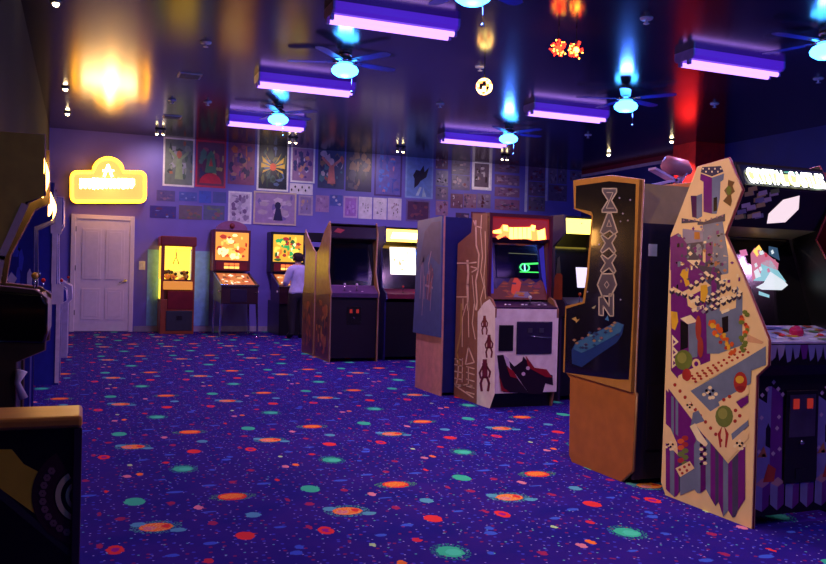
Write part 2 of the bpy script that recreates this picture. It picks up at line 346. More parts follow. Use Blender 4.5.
for x, y, lb in ((1.25, 15.3, 'twin ceiling spotlight above the yellow sign'), (3.55, 15., 'twin ceiling spotlight above the third to fifth posters'), (5.65, 15., 'twin ceiling spotlight above the blue posters'), (7.85, 14.9, 'twin ceiling spotlight above the flyer wall')):
    t = thing('twin_spotlight', lb, 'spotlight', (x, y, ZC), 0, 'twin spotlights along the posters')
    M().box((x-.09, y-.03, ZC-.02), (x+.09, y+.03, ZC), BLACK).build('base', t)
    lamp('beam', 'SPOT', (x, y+.06, ZC-.14), (255, 225, 220), 30, t, (x, YB, 2.4), 120, .03, .9)
    for s in (-.055, .055):
        M().tube([(x+s, y, ZC-.02), (x+s, y+.03, ZC-.08)], [.018, .03], GREYMETAL, 10).build('lamp_head', t)
        M().ball((x+s, y+.03, ZC-.085), .022, SPOT, 6).build('bulb', t)
# sprinklers and vents
SPR = mat('off_white_metal', (190, 180, 200), .4)
for i, (x, y, lb) in enumerate(((1.18, 12.56, 'small pale sprinkler on the ceiling right of the sign reflection'), (1.2, 9.2, 'small pale sprinkler on the ceiling near the orange reflections'),
        (4.26, 8.77, 'small pale sprinkler on the ceiling by the yellow faceted ball'), (4.83, 6.45, 'small pale sprinkler on the ceiling between the red globes and the right strip light'), (7.99, 9.12, 'small pale sprinkler on the ceiling in front of the red pillar'),
        (4.7, 10.94, 'small pale sprinkler on the ceiling above the blue posters'), (7.93, 12.09, 'small pale sprinkler on the ceiling in the far right'), (1.67, 12.45, 'small pale sprinkler on the ceiling near the left strip lights'), (8.04, 7.44, 'small pale sprinkler on the ceiling at the far right edge'))):
    t = thing('ceiling_sprinkler', lb, 'sprinkler', (x, y, ZC), 0, 'sprinklers in the ceiling')
    M().lathe((x, y, ZC), [(.001, 0), (.062, 0), (.055, -.015), (.02, -.02), (.001, -.02)], SPR, 16).build('escutcheon', t)
    M().tube([(x, y, ZC-.02), (x, y, ZC-.05)], .012, SPR).lathe((x, y, ZC-.05), [(.001, 0), (.028, 0), (.028, -.004), (.001, -.004)], SPR, 12).build('sprinkler_head', t)
for x, y, lb in ((1.23, 10.88, 'grey ceiling air vent right of the sign reflection'), (1.32, 13.98, 'grey ceiling air vent nearest the first poster')):
    t = thing('ceiling_vent', lb, 'air vent', (x, y, ZC), 0, 'ceiling air vents')
    M().box((x-.14, y-.14, ZC-.012), (x+.14, y+.14, ZC), SPR).build('vent_frame', t)
    for k in range(5): M().box((x-.12, y-.11+k*.05, ZC-.02), (x+.12, y-.095+k*.05, ZC-.008), GREYMETAL).build('slat', t)

# party lights hanging from the ceiling
t = thing('faceted_ball_lamp', 'small glowing yellow faceted ball hanging under the ceiling', 'party light', (4.25, 8.63, ZC))
M().tube([(4.25, 8.63, ZC), (4.25, 8.63, ZC-.17)], .006, BLACK).build('cord', t)
mm = M(); YB1 = mat('ball_yellow', (255, 215, 120), emit=9); YB2 = mat('ball_orange', (255, 120, 60), emit=6); YB3 = mat('ball_dark', (90, 50, 20), .4)
R = random.Random(4); n = 9
for i in range(n):
    for k in range(14):
        a, b_ = PI*i/n, PI*(i+1)/n; c_, d_ = 2*PI*k/14, 2*PI*(k+1)/14
        pt = lambda th, ph: (4.25+.095*math.sin(th)*math.cos(ph), 8.63+.095*math.sin(th)*math.sin(ph), ZC-.265+.095*math.cos(th))
        mm.poly([pt(a, c_), pt(b_, c_), pt(b_, d_), pt(a, d_)], R.choice([YB1, YB1, YB1, YB2, YB3]))
mm.build('faceted_globe', t, fix=False)
RD = mat('red_led', (255, 40, 20), emit=9); RY = mat('yellow_led', (255, 190, 60), emit=16)
for x, y, lb, c1 in ((4.26, 7.05, 'spiky red glowing globe hanging under the ceiling, left of the pair', RD), (4.44, 7.02, 'spiky glowing globe with yellow centre, right of the pair', RY)):
    t = thing('starburst_lamp', lb, 'party light', (x, y, ZC), 0, 'starburst lamps')
    z = ZC-.21
    M().tube([(x, y, ZC), (x, y, z+.02)], .005, BLACK).build('cord', t)
    M().ball((x, y, z), .03, c1, 8).build('core', t)
    mm = M(); R = random.Random(int(x*10))
    for k in range(46):
        v = Vector((R.gauss(0, 1), R.gauss(0, 1), R.gauss(0, 1))).normalized(); q = Vector((x, y, z))+v*R.uniform(.06, .09)
        mm.tube([Vector((x, y, z))+v*.02, q], .0022, RD, 4); mm.ball(q, .007, R.choice([RD, RD, RY]), 4)
    mm.build('spikes', t)

# ------------------------------------------------------- yellow wall sign
YN = mat('neon_yellow', (255, 205, 40), emit=12, ecol=(255, 165, 30)); YI = mat('sign_face', (255, 170, 60), emit=1.05, ecol=(255, 196, 105)); YW = mat('sign_text', (255, 240, 170), emit=26, ecol=(255, 215, 150))
sg = thing('lit_wall_sign', 'glowing yellow arched-top sign on the wall above the white door', 'sign', (.44, YB, 2.7))
def sgp(x, y): p = onY(x/3.933, 120+y/3.933, 16.1); return (p.x, p.z)
out = []
def arc(cx, cy, rx, ry, a0, a1, n=6): return [(cx+rx*math.cos(math.radians(a0+(a1-a0)*i/n)), cy-ry*math.sin(math.radians(a0+(a1-a0)*i/n))) for i in range(n+1)]
out = arc(302, 300, 20, 22, 270, 180) + arc(302, 228, 20, 22, 180, 90) + [(365, 205)] + arc(425, 205, 58, 54, 165, 15, 10) + [(485, 205)] + arc(548, 228, 22, 22, 90, 0) + arc(548, 300, 22, 22, 0, -90)
o2 = [sgp(*p) for p in out]; cxs = sum(p[0] for p in o2)/len(o2); czs = sum(p[1] for p in o2)/len(o2)
big = [(cxs+(p[0]-cxs)*1.04, czs+(p[1]-czs)*1.06) for p in o2]
M().prism([(p[0], 16.08, p[1]) for p in big], [(p[0], YB, p[1]) for p in big], C(60, 40, 20)).build('sign_box', sg)
M().prism([(p[0], 16.07, p[1]) for p in o2], [(p[0], 16.079, p[1]) for p in o2], YI).build('sign_face', sg)
M().tube([(p[0], 16.045, p[1]) for p in o2], .028, YN, 8, closed=True).build('neon_outline', sg)
mm = M(); R = random.Random(8)
f2 = lambda u, v, l: (lambda q: (q[0], 16.065-.001*l, q[1]))(sgp(u, v))
for k in range(13):
    x = 318+k*16.5; h_ = R.uniform(28, 36); stroke(mm, f2, [(x, 250-h_/2-2), (x, 252+h_/2), (x+9, 252+h_/2-R.uniform(0, 20)), (x+9, 250-h_/2)], 9, YW)
stroke(mm, f2, [(410, 222), (425, 178), (440, 222)], 9, YW); stroke(mm, f2, [(405, 200), (446, 200)], 7, YW)
mm.build('sign_lettering', sg, fix=False)
lamp('neon_glow', 'POINT', (.44, 15.75, 2.7), (255, 190, 110), 16, sg, radius=.12)

# ---------------------------------------------------------------- posters
def poster(px0, py0, px1, py1, label, bg, border, cols, seed, n=26, extra=None, frame=None, group='posters and flyers on the back wall', cat='poster', figure=None):
    mx_, my_ = (px0+px1)/2, (py0+py1)/2
    Y = YB-.006; x0 = onY(px0, my_, Y).x; x1 = onY(px1, my_, Y).x; z1 = onY(mx_, py0, Y).z; z0 = onY(mx_, py1, Y).z
    bw = .035 if border else 0
    t = thing('framed_poster' if frame else ('flyer' if cat == 'flyer' else 'poster'), label, cat, ((x0+x1)/2, YB, z0), 0, group) if frame else None
    mm = M().box((x0, Y, z0), (x1, YB+.001, z1), C(*(border or bg), .4))
    fn = lambda u, v, l: (x0+bw+(x1-x0-2*bw)*u, Y-.0006*l-.0005, z0+bw+(z1-z0-2*bw)*v)
    if border: mm.poly([fn(0, 0, 0), fn(1, 0, 0), fn(1, 1, 0), fn(0, 1, 0)], C(*bg, .4))
    cs = [C(*c, .4) for c in cols]
    if n: blobs(mm, fn, n, cs, seed, smin=.06, smax=.34)
    if figure: figure(mm, fn)
    if frame:
        f_ = mm.build('print', t, fix=False); fc = C(*frame, .35); w = .03
        M().box((x0-w, Y-.015, z0-w), (x0, YB, z1+w), fc).box((x1, Y-.015, z0-w), (x1+w, YB, z1+w), fc).box((x0, Y-.015, z0-w), (x1, YB, z0), fc).box((x0, Y-.015, z1), (x1, YB, z1+w), fc).build('frame', t)
    else:
        o = mm.build('flyer' if cat == 'flyer' else 'poster', None, fix=False); props(o, label, cat, group)
        o.location = (0, 0, 0)
def L_(*pp): return [tuple(p) for p in pp]
def fig_winged(mm, fn):
    for s in (-1, 1):
        for k in range(5):
            a = math.radians(18+k*32); 
            mm.poly([fn(.5+s*.04, .5+(.5-k/4)*.1, 6+k), fn(.5+s*(.12+.3*math.sin(a+.3)), .5+.30*math.cos(a)+.04, 6+k), fn(.5+s*(.06+.36*math.sin(a+.1)), .5+.24*math.cos(a+.25), 6+k)], C(250, 200, 60))
    mm.poly([fn(.5+.12*math.cos(i), .5+.09*math.sin(i), 12) for i in [k*PI/4 for k in range(8)]], C(240, 90, 30))
def fig_person(c, c2):
    def f(mm, fn):
        m1 = C(*c); mm.poly([fn(.36, .12, 8), fn(.66, .12, 8), fn(.60, .58, 8), fn(.42, .58, 8)], m1)
        mm.poly([fn(.51+.1*math.cos(i*PI/4), .67+.09*math.sin(i*PI/4), 9) for i in range(8)], C(*c2))
        mm.poly([fn(.40, .55, 9), fn(.12, .74, 9), fn(.16, .80, 9), fn(.48, .60, 9)], m1); mm.poly([fn(.60, .55, 9), fn(.86, .70, 9), fn(.84, .77, 9), fn(.54, .6, 9)], m1)
    return f
def fig_bird(mm, fn):
    m1 = C(40, 30, 60)
    mm.poly([fn(.3, .2, 8), fn(.45, .28, 8), fn(.55, .38, 8), fn(.78, .48, 8), fn(.88, .72, 8), fn(.70, .60, 8), fn(.66, .76, 8), fn(.52, .62, 8), fn(.36, .64, 8), fn(.24, .5, 8), fn(.30, .42, 8)], m1)
    mm.poly([fn(.36, .02, 8), fn(.48, .02, 8), fn(.60, .22, 8), fn(.52, .24, 8)], C(200, 215, 235)); mm.poly([fn(.62, .0, 8), fn(.8, .0, 8), fn(.66, .24, 8)], C(180, 200, 230))
def fig_cards(mm, fn):
    for k in range(6):
        mm.poly([fn(.08+k*.15+.04*math.cos(i*PI/2), .5+(.18 if k % 2 else -.12)+.16*math.sin(i*PI/2), 6) for i in range(4)], C(40, 20, 50))
def fig_arch(mm, fn):
    mm.poly([fn(.5+.42*math.cos(math.radians(a)), .05+.24*math.sin(math.radians(a)), 8) for a in range(0, 181, 20)], C(220, 30, 40))
    mm.poly([fn(.28, .3, 8), fn(.72, .3, 8), fn(.62, .72, 8), fn(.5, .82, 8), fn(.38, .72, 8)], C(90, 140, 80)); mm.poly([fn(.42, .45, 9), fn(.58, .45, 9), fn(.5, .66, 9)], C(220, 90, 50))
PINK, LAV, WHITE, CREAM = (235, 215, 235), (190, 180, 225), (245, 240, 250), (225, 200, 180)
poster(163, 137.8, 194.6, 186.6, 'white-bordered grey-green poster, first of the top row', (120, 130, 120), WHITE, [(150,160,140),(90,110,90),(190,120,80),(170,170,180),(70,80,70)], 1, figure=fig_person((150,170,130),(200,120,90)))
poster(195.6, 140.7, 226, 187.6, 'red-framed poster with a green figure, second of the top row', (110, 30, 40), (210, 40, 60), [(90,130,80),(180,60,50),(60,30,60),(200,170,80)], 2, 20, figure=fig_arch)
poster(228, 142.7, 254.7, 184.6, 'borderless pink and purple poster, third of the top row', (140, 70, 110), None, [(180,90,120),(90,60,130),(190,130,110),(60,40,80),(210,110,60)], 3, 34)
poster(257, 143.3, 288.7, 190.9, 'black poster with spread yellow wings and white border', (22, 24, 40), WHITE, [(60,90,80),(90,110,150),(40,60,40),(120,120,60)], 4, 30, figure=fig_winged)
poster(290.7, 146.6, 315, 182.7, 'white-bordered poster of pale shapes on pink, right of the yellow wings', (160, 120, 170), WHITE, [(220,210,235),(90,60,140),(210,150,130),(60,60,120)], 5)
poster(289.8, 183.7, 312.8, 194.4, 'narrow white strip with black card marks', (235, 225, 240), None, [(235,225,240)], 6, 0, cat='flyer', figure=fig_cards)
poster(318, 148.5, 344.4, 188.5, 'colourful poster with a red and white dancing figure', (70, 70, 110), None, [(190,90,80),(90,130,140),(210,190,200),(60,50,90),(150,110,80)], 7, 36, figure=fig_person((225,130,120),(235,200,200)))
poster(346, 149.5, 371.7, 191.5, 'dark brown-purple poster in the middle of the top row', (60, 45, 80), None, [(120,90,90),(90,80,100),(150,110,90),(50,40,60)], 8, 30)
poster(374.6, 151.5, 402, 196.3, 'blue-purple poster with pink haze left of the light blue poster', (110, 100, 190), (90, 60, 130), [(90,120,220),(180,110,190),(120,100,180),(200,130,170),(80,90,190)], 9, 34)
poster(405.5, 153.4, 433.2, 198.3, 'light blue poster with a dark flying creature silhouette', (120, 150, 225), (150, 175, 235), [(120,150,225)], 10, 0, figure=fig_bird)
poster(228.2, 191.5, 251.6, 223.7, 'white line-drawing poster above the first pinball machine', (215, 205, 225), WHITE, [(150,130,170),(180,170,200),(120,90,140)], 11, 30)
poster(255, 193.6, 294.6, 223.4, 'wide cream-framed picture with a dark seated figure', (170, 140, 190), None, [(210,190,215),(130,110,180),(190,170,190)], 12, 22, frame=(220, 200, 180), cat='framed picture',
       figure=lambda mm, fn: (mm.poly([fn(.46, .1, 8), fn(.70, .1, 8), fn(.64, .5, 8), fn(.52, .5, 8)], C(40, 30, 80)), mm.poly([fn(.57+.08*math.cos(i*PI/4), .6+.13*math.sin(i*PI/4), 9) for i in range(8)], C(40, 30, 80))))
poster(298.5, 195.4, 312.8, 215.5, 'small poster with a tan tilted figure, right of the wide framed picture', (150, 130, 180), (185, 165, 190), [(200,160,140),(120,90,110)], 13, 8, cat='flyer')
poster(315.7, 195.4, 329, 212, 'small plain lilac flyer, third from the framed picture', (170, 130, 185), None, [(150,110,170),(190,160,200)], 14, 10, cat='flyer')
poster(330, 195, 342.4, 206, 'small blue flyer with a pale banner', (80, 90, 180), None, [(200,190,220),(90,80,150)], 15, 7, cat='flyer')
poster(343.4, 196.3, 357.7, 217.8, 'purple text flyer, first of the four in a line', (170, 110, 205), (205, 170, 220), [(140,80,180),(190,140,220)], 16, 16, cat='flyer')
poster(358.6, 197, 372, 218.8, 'white flyer with a single dark emblem, second of the four in a line', (235, 225, 240), None, [(70,40,70),(120,80,110)], 17, 0, cat='flyer', figure=lambda mm, fn: blobs(mm, fn, 12, [C(70,40,70), C(130,90,130)], 17, .25, .75, .2, .75))
poster(373.3, 198, 386.7, 219.4, 'white flyer with two dark blocks, third of the four in a line', (238, 228, 242), None, [(50,30,80)], 18, 0, cat='flyer', figure=lambda mm, fn: (blobs(mm, fn, 8, [C(50,30,80)], 18, .15, .85, .2, .55), blobs(mm, fn, 5, [C(50,30,80)], 19, .15, .85, .7, .85)))
poster(387.7, 198.3, 401.4, 220.1, 'white flyer with a brown patterned block, fourth of the four in a line', (232, 220, 236), None, [(90,60,80)], 20, 0, cat='flyer', figure=lambda mm, fn: blobs(mm, fn, 16, [C(90,60,80), C(150,110,130)], 20, .2, .8, .12, .85))
poster(406, 200, 430, 221.7, 'dark maroon flyer pair under the light blue poster', (90, 50, 90), (120, 100, 160), [(130,70,90),(70,40,80)], 21, 12, cat='flyer')
poster(156.6, 190.5, 175, 201, 'faint dark flyer with thin lines left of the blue flyers', (95, 85, 150), None, [(140,110,150),(80,70,140)], 22, 10, cat='flyer')
poster(179, 192, 197, 201, 'faint blue flyer with a white streak', (80, 95, 190), None, [(150,160,220),(70,80,170)], 23, 6, cat='flyer')
poster(199, 191, 211, 203, 'plain bright blue flyer above the olive banner', (60, 90, 205), None, [(60,80,190)], 24, 4, cat='flyer')
poster(213, 192, 226, 203, 'plain slate blue flyer beside the white line drawing', (75, 85, 160), None, [(80,90,150)], 25, 4, cat='flyer')
poster(149.8, 206, 176, 218, 'blue and purple flyer with a pale spot, above the prize machine', (70, 60, 150), None, [(150,170,240),(110,60,110),(60,60,150)], 26, 14, cat='flyer')
poster(179, 205.5, 202, 219.5, 'olive brown banner flyer, left of two above the prize machine', (110, 95, 110), None, [(140,100,80),(90,110,90)], 27, 14, cat='flyer')
poster(203.5, 205.5, 224.5, 220, 'olive green banner flyer, right of two', (85, 95, 130), None, [(100,120,90),(140,90,100)], 28, 14, cat='flyer')
# flyer wall on the right
FC = [(150,120,150),(90,70,110),(180,150,170),(110,90,130),(130,60,80)]
def fly(x0, y0, x1, y1, label, bg, seed, border=None, n=14, cols=None): poster(x0, y0, x1, y1, label, bg, border, cols or FC, seed, n, cat='flyer', group='flyers on the right of the back wall')
fly(435.8, 154.7, 448, 169, 'dark pink flyer at the top of the first narrow column', (120,70,110), 31)
fly(435.8, 170.3, 448, 185.6, 'white and black flyer second in the first narrow column', (150,140,170), 32, cols=[(40,30,50),(200,190,210)])
fly(435.8, 186.6, 448, 200, 'grey lined flyer third in the first narrow column', (130,110,140), 33)
fly(435.8, 201, 448, 215.4, 'mauve flyer at the bottom of the first narrow column', (165,120,160), 34)
fly(451.6, 160.5, 470, 174.8, 'grey flyer left of the white framed print, upper', (100,90,130), 35)
fly(451.6, 175.4, 470, 190, 'grey flyer left of the white framed print, lower', (115,100,140), 36)
fly(450.6, 193.8, 463, 208.2, 'flyer with a white square under the grey pair', (130,80,110), 37, cols=[(220,200,220),(110,70,100)])
fly(463.6, 193.8, 476.5, 208.2, 'mauve flyer in the middle under the white framed print', (150,110,140), 38)
fly(477.2, 193.8, 490.7, 208.2, 'grey flyer with a dark red mark at the row end', (140,120,150), 39, cols=[(90,30,50),(170,150,170)])
poster(473, 162, 490.3, 188.7, 'small picture in a broad white frame on the flyer wall', (110, 90, 110), WHITE, [(60,40,50),(170,130,120),(200,190,200)], 40, 14, frame=(240, 232, 245), cat='framed picture')
for k, (a, b_) in enumerate(((164, 172.5), (174.9, 185.2), (187.6, 196.9), (199.6, 210.3))):
    fly(494.8, a, 519.5, b_, ['wide strip flyer, top of the column of four', 'wide strip flyer, second of the column of four', 'wide pinkish strip flyer, third of the column of four', 'wide strip flyer with tall shapes, bottom of the column of four'][k], (125+8*k, 100, 140), 41+k, n=18)
for k, (a, b_) in enumerate(((167, 181), (182, 196), (197, 211))):
    fly(528.6, a, 545, b_, ['striped flyer on the railed sheet, top', 'striped flyer on the railed sheet, middle', 'striped flyer on the railed sheet, bottom'][k], (120, 85+10*k, 125), 50+k, n=16)
fly(525, 166, 527.6, 212, 'thin white upright strip left of the striped flyers', (220,215,235), 60, n=0)
fly(545.6, 166, 547.8, 201, 'thin white upright strip right of the striped flyers', (215,210,230), 61, n=0)
fly(548.6, 168, 557, 184, 'grey flyer past the second white strip, upper left', (140,120,150), 62)
fly(557.6, 168, 566.9, 184, 'grey flyer past the second white strip, upper right', (120,105,140), 63)
fly(548.6, 185, 566.9, 201, 'wide grey flyer past the second white strip, lower', (115,95,130), 64)
fly(570, 171, 582, 181, 'small pale flyer at the far right corner of the wall', (125,115,150), 65)
fly(455.7, 213, 469, 224.7, 'small dark flyer just above the brown game', (80,60,100), 66)
fly(471, 212, 485.6, 224.7, 'dark red flyer just behind the brown game', (110,50,70), 67)

# added board: pale blue light beside the prize machine put into its colour
o = M().box((1.15, YB-.012, .11), (2.28, YB, 1.52), C(130, 190, 240)).build('pale_glow_board')
props(o, 'pale blue glow low on the wall behind the prize machine, painted on an added board', 'painted glow')

# ------------------------------------------------- generic upright cabinet
def frame_of(loc, rz): return Matrix.Translation(loc) @ Matrix.Rotation(rz, 4, 'Z')
class Cab:
    """width along local x (0..W), front at local -y; depth d = local y"""
    def __init__(s, name, label, cat, loc, rz, W, prof, side, edge=None, group='arcade cabinets', edge_r=.009, t=.02, side2=None):
        s.root = thing(name, label, cat, loc, rz, group); s.T = frame_of(loc, rz); s.W = W; s.prof = prof
        for k, x in ((0, 0), (1, W-t)):
            M(s.T).prism([(x, d, z) for d, z in prof], [(x+t, d, z) for d, z in prof], (side2 if (k and side2) else side)).build('side_panel', s.root)
            if edge: M(s.T).tube([(x+t/2, d, z) for d, z in prof], edge_r, edge, 6, closed=True).build('edge_trim', s.root)
        s.t = t
    def panel(s, name, a, b, m, th=.015, x0=None, x1=None, parent=None, label=None, bevel=0):
        x0 = s.t if x0 is None else x0; x1 = s.W-s.t if x1 is None else x1
        dx, dz = b[0]-a[0], b[1]-a[1]; L = math.hypot(dx, dz); n = (-dz/L, dx/L)
        mm = M(s.T); q = [(a[0], a[1]), (b[0], b[1]), (b[0]-n[0]*th, b[1]-n[1]*th), (a[0]-n[0]*th, a[1]-n[1]*th)]
        mm.prism([(x0, d, z) for d, z in q], [(x1, d, z) for d, z in q], m)
        fn = lambda u, v, l=1: (x0+(x1-x0)*u, a[0]+dx*v+n[0]*.0012*l, a[1]+dz*v+n[1]*.0012*l)
        s.last = (mm, name, parent or s.root, label, bevel, fn, L/(x1-x0)); return mm, fn
    def done(s):
        mm, name, par, label, bevel = s.last[:5]; return mm.build(name, par, bevel, label, fix=False)
    def plain(s, *a, **k): s.panel(*a, **k); return s.done()
    def shell(s, m, back=True, kick=None):
        ds = [p[0] for p in s.prof]; D = max(ds)
        i0 = [p for p in s.prof if p[0] > D-.06]; zt = max(p[1] for p in i0); 
        s.plain('back_panel', (D-.02, zt-.01), (D-.02, .03), m)
    def joystick(s, u, d, z, ball=(200, 40, 40), h=.07):
        x = s.W*u
        j = M(s.T).lathe((x, d, z), [(.02, 0), (.02, .004), (.001, .004)], BLACK, 10).tube([(x, d, z), (x, d-.004, z+h)], .005, CHROME, 6).build('joystick', s.root)
        M(s.T).ball((x, d-.004, z+h+.012), .017, C(*ball, .25), 7).build('joystick_knob', j)
    def button(s, u, d, z, c=(220, 60, 50), r=.013):
        M(s.T).lathe((s.W*u, d, z), [(r*1.3, 0), (r*1.3, .004), (r, .005), (r, .010), (.001, .011)], C(*c, .3), 10).build('button', s.root)
    def coin_door(s, x0, x1, z0, z1, d, m=None):
        m = m or GREYMETAL
        c = M(s.T).box((x0, d-.008, z0), (x1, d, z1), BLACK).build('coin_door', s.root, .003)
        xm = (x0+x1)/2
        M(s.T).box((x0+.02, d-.012, (z0+z1)/2), (x1-.02, d-.006, z1-.02), m).build('coin_plate', c)
        for x in (xm-.045, xm+.045):
            M(s.T).box((x-.018, d-.016, z1-.09), (x+.018, d-.010, z1-.04), E(190, 50, 40, .5)).build('coin_slot', c)
        M(s.T).box((xm-.035, d-.011, z0+.02), (xm+.035, d-.006, z0+.07), BLACK).build('coin_return', c)
        M(s.T).lathe((xm, d-.008, (z0+z1)/2-.03), [(.012, 0), (.012, -.008), (.001, -.008)], CHROME, 10, 'Y').build('lock', c)

# ---- castle game, right foreground -------------------------------------
XC = 3.04; Y0 = 3.13
prof = [(0, 0), (0, .74), (-.07, .80), (-.07, .92), (.13, 1.26), (.24, 1.43), (.13, 1.65), (.23, 1.82), (.46, 1.80), (.66, 1.44), (.68, .06), (.64, 0)]
CREAMP = mat('cream_glossy_side', (244, 205, 152), .16, noise=.04, coat=.3); PUR = C(110, 30, 120, .22); GRY = C(112, 120, 150, .22); GRD = C(70, 62, 90, .22)
cc = Cab('arcade_cabinet', 'arcade cabinet with cream side covered in purple isometric castle art', 'arcade game', (XC, Y0, 0), 0, .63, prof, CREAMP, C(150, 60, 60, .3), side2=BLACK, edge_r=.006)
def z1(x, y): return (655+x/4.7, 150+y/4.7)
def z2(x, y): return (655+x/4.7, 260+y/4.7)
def z3(x, y): return (655+x/4.7, 370+y/4.7)
art = M()
LC = [0.]
def cp(zf, pts, m, lay=None):
    LC[0] += .1
    l = 1+LC[0]*.12
    P = [onX(*zf(*p), XC) for p in pts]; art.poly([(XC-.0004*l, p.y, p.z) for p in P], m)
def circ(zf, cx, cy, rx, ry, m, n=14): cp(zf, [(cx+rx*math.cos(2*PI*i/n), cy+ry*math.sin(2*PI*i/n)) for i in range(n)], m)
RDD, GRN, YEL, BLK, ORG = C(170, 50, 40, .25), C(110, 120, 50, .25), C(225, 170, 50, .25), C(20, 14, 20, .25), C(215, 90, 40, .25)
CR2 = C(250, 220, 180, .22)
# towers at the top
cp(z1, [(215,110),(268,130),(268,300),(228,290),(228,150),(212,140)], PUR); cp(z1, [(268,130),(325,110),(322,140),(308,150),(305,230),(290,300),(268,300)], GRY)
cp(z1, [(222,80),(310,75),(322,102),(268,124),(215,105)], GRD)
for k in range(7): circ(z1, 226+k*14, 88+(k % 2)*14, 4, 5, CR2, 6)
cp(z1, [(275,225),(292,220),(292,285),(275,290)], BLK); cp(z1, [(168,215),(196,215),(196,320),(175,315)], C(70,20,80,.22)); cp(z1, [(196,215),(222,205),(222,312),(196,325)], GRY)
cp(z1, [(125,320),(230,338),(330,300),(330,335),(230,352),(200,352),(200,340),(125,345)], GRD)
for k in range(8): circ(z1, 135+k*26, 330-(k > 4)*(k-4)*7, 5, 5, C(150,110,130,.25), 6)
cp(z1, [(130,370),(225,380),(225,470),(130,520)], C(140,130,160,.22)); cp(z1, [(225,352),(318,335),(345,500),(225,470)], GRY); cp(z1, [(185,385),(210,385),(212,420),(185,420)], C(190,120,50,.3))
cp(z1, [(72,410),(110,390),(150,440),(150,520),(215,560),(72,564)], PUR); cp(z1, [(150,440),(225,430),(225,560),(215,560),(150,520)], GRD)
cp(z1, [(238,440),(272,430),(272,525),(238,540)], PUR); cp(z1, [(275,430),(322,420),(322,512),(275,530)], GRY); cp(z1, [(270,500),(345,500),(345,564),(270,564)], GRY); circ(z1, 205, 470, 16, 30, C(150,150,165,.25)); circ(z1, 180,455,12,20,GRD)
cp(z1, [(345,140),(375,150),(365,170),(376,195),(358,210),(362,240),(355,265),(320,240),(340,215),(325,190),(342,170)], C(110,75,40,.3)); circ(z1, 348, 190, 12, 22, GRN)
# middle
cp(z2, [(75,0),(215,0),(260,30),(260,560),(110,560),(75,520)], PUR); cp(z2, [(235,15),(345,0),(345,60),(305,100),(305,240),(350,235),(380,225),(385,120),(412,165),(410,400),(300,440),(245,440)], GRY)
cp(z2, [(150,0),(215,0),(200,40)], CR2); cp(z2, [(185,20),(300,40),(330,90),(300,140),(250,110),(230,60)], GRD)
cp(z2, [(265,50),(290,60),(290,235),(265,240)], PUR); cp(z2, [(310,70),(395,55),(400,110),(310,125)], CREAMP)
cp(z2, [(85,125),(130,150),(235,98),(262,120),(165,170),(212,228),(200,245),(155,215),(150,178),(85,148)], CREAMP)
R = random.Random(3)
for (a, b_, n_) in (((80,140),(200,175),5), ((200,195),(345,125),7), ((240,60),(400,150),7), ((250,190),(395,165),7), ((170,120),(250,70),4), ((240,230),(350,180),5)):
    for k in range(n_):
        x = a[0]+(b_[0]-a[0])*k/(n_-1); y = a[1]+(b_[1]-a[1])*k/(n_-1)
        cp(z2, [(x-12,y),(x,y-9),(x+12,y),(x,y+9)], CR2); cp(z2, [(x-12,y),(x,y+9),(x,y+24),(x-12,y+14)], GRD); cp(z2, [(x+12,y),(x,y+9),(x,y+24),(x+12,y+14)], C(50,30,60,.25))
for x, y in ((165,190),(172,232),(300,100),(305,190),(310,240),(190,225)): cp(z2, [(x,y),(x+38,y-15),(x+42,y-2),(x+6,y+14)], CR2)
cp(z2, [(130,45),(160,40),(155,80),(165,115),(145,125),(135,90),(118,70)], YEL); cp(z2, [(215,120),(245,115),(250,150),(235,200),(215,190)], YEL)
cp(z2, [(315,270),(345,262),(345,335),(318,345)], BLK); cp(z2, [(120,275),(168,258),(202,290),(155,302)], CR2); cp(z2, [(120,282),(156,302),(156,410),(120,425)], BLK); cp(z2, [(157,302),(200,295),(200,455),(160,462)], GRY)
cp(z2, [(75,240),(105,245),(110,290),(95,330),(78,320)], YEL)
for y in (350, 400, 450): cp(z2, [(80,y),(112,y+35),(80,y+60)], CR2); cp(z2, [(86,y+22),(98,y+35),(86,y+45)], PUR)
R = random.Random(17)
for k in range(95):
    zf, x, y = R.choice([(z1, R.uniform(140, 330), R.uniform(350, 555)), (z2, R.uniform(90, 400), R.uniform(10, 250)), (z1, R.uniform(90, 320), R.uniform(400, 560))])
    w_ = R.uniform(5, 12); h_ = R.uniform(4, 11); cp(zf, [(x-w_, y), (x, y-h_), (x+w_, y), (x, y+h_)] if R.random() < .6 else [(x-w_*.6, y-h_), (x+w_*.6, y-h_*1.3), (x+w_*.6, y+h_), (x-w_*.6, y+h_*1.3)], R.choice([CR2, GRD, PUR, GRY, BLK, C(150,130,160,.22), C(180,120,80,.25)]))
# diagonal walkway and its dots
cp(z2, [(520,392),(520,412),(232,572),(110,572),(110,545),(150,520),(400,418),(440,385)], CREAMP)
for k in range(11):
    for j in range(2): circ(z2, 175+k*25+j*14, 545-k*12.5+j*14, 7, 6, RDD, 8)
cp(z2, [(240,575),(522,405),(522,492),(452,520),(450,572)], GRY); cp(z2, [(440,350),(512,385),(505,395),(430,385)], C(215,160,120,.25))
for q in ((205,320,14,60),(215,410,14,50)): circ(z2, *q, C(160,60,50,.25))
R = random.Random(9)
for k in range(34):
    x = 262+k*3.4+R.uniform(-14,14); y = 300+k*4.1+R.uniform(-22,22); circ(z2, x, y, R.uniform(7,14), R.uniform(8,15), R.choice([ORG, RDD, YEL, ORG]), 6)
for k in range(16): circ(z2, 422+R.uniform(-16,16), 245+k*12, R.uniform(9,16), 11, R.choice([GRN, RDD, GRN, ORG]) if k < 9 else GRN, 7)
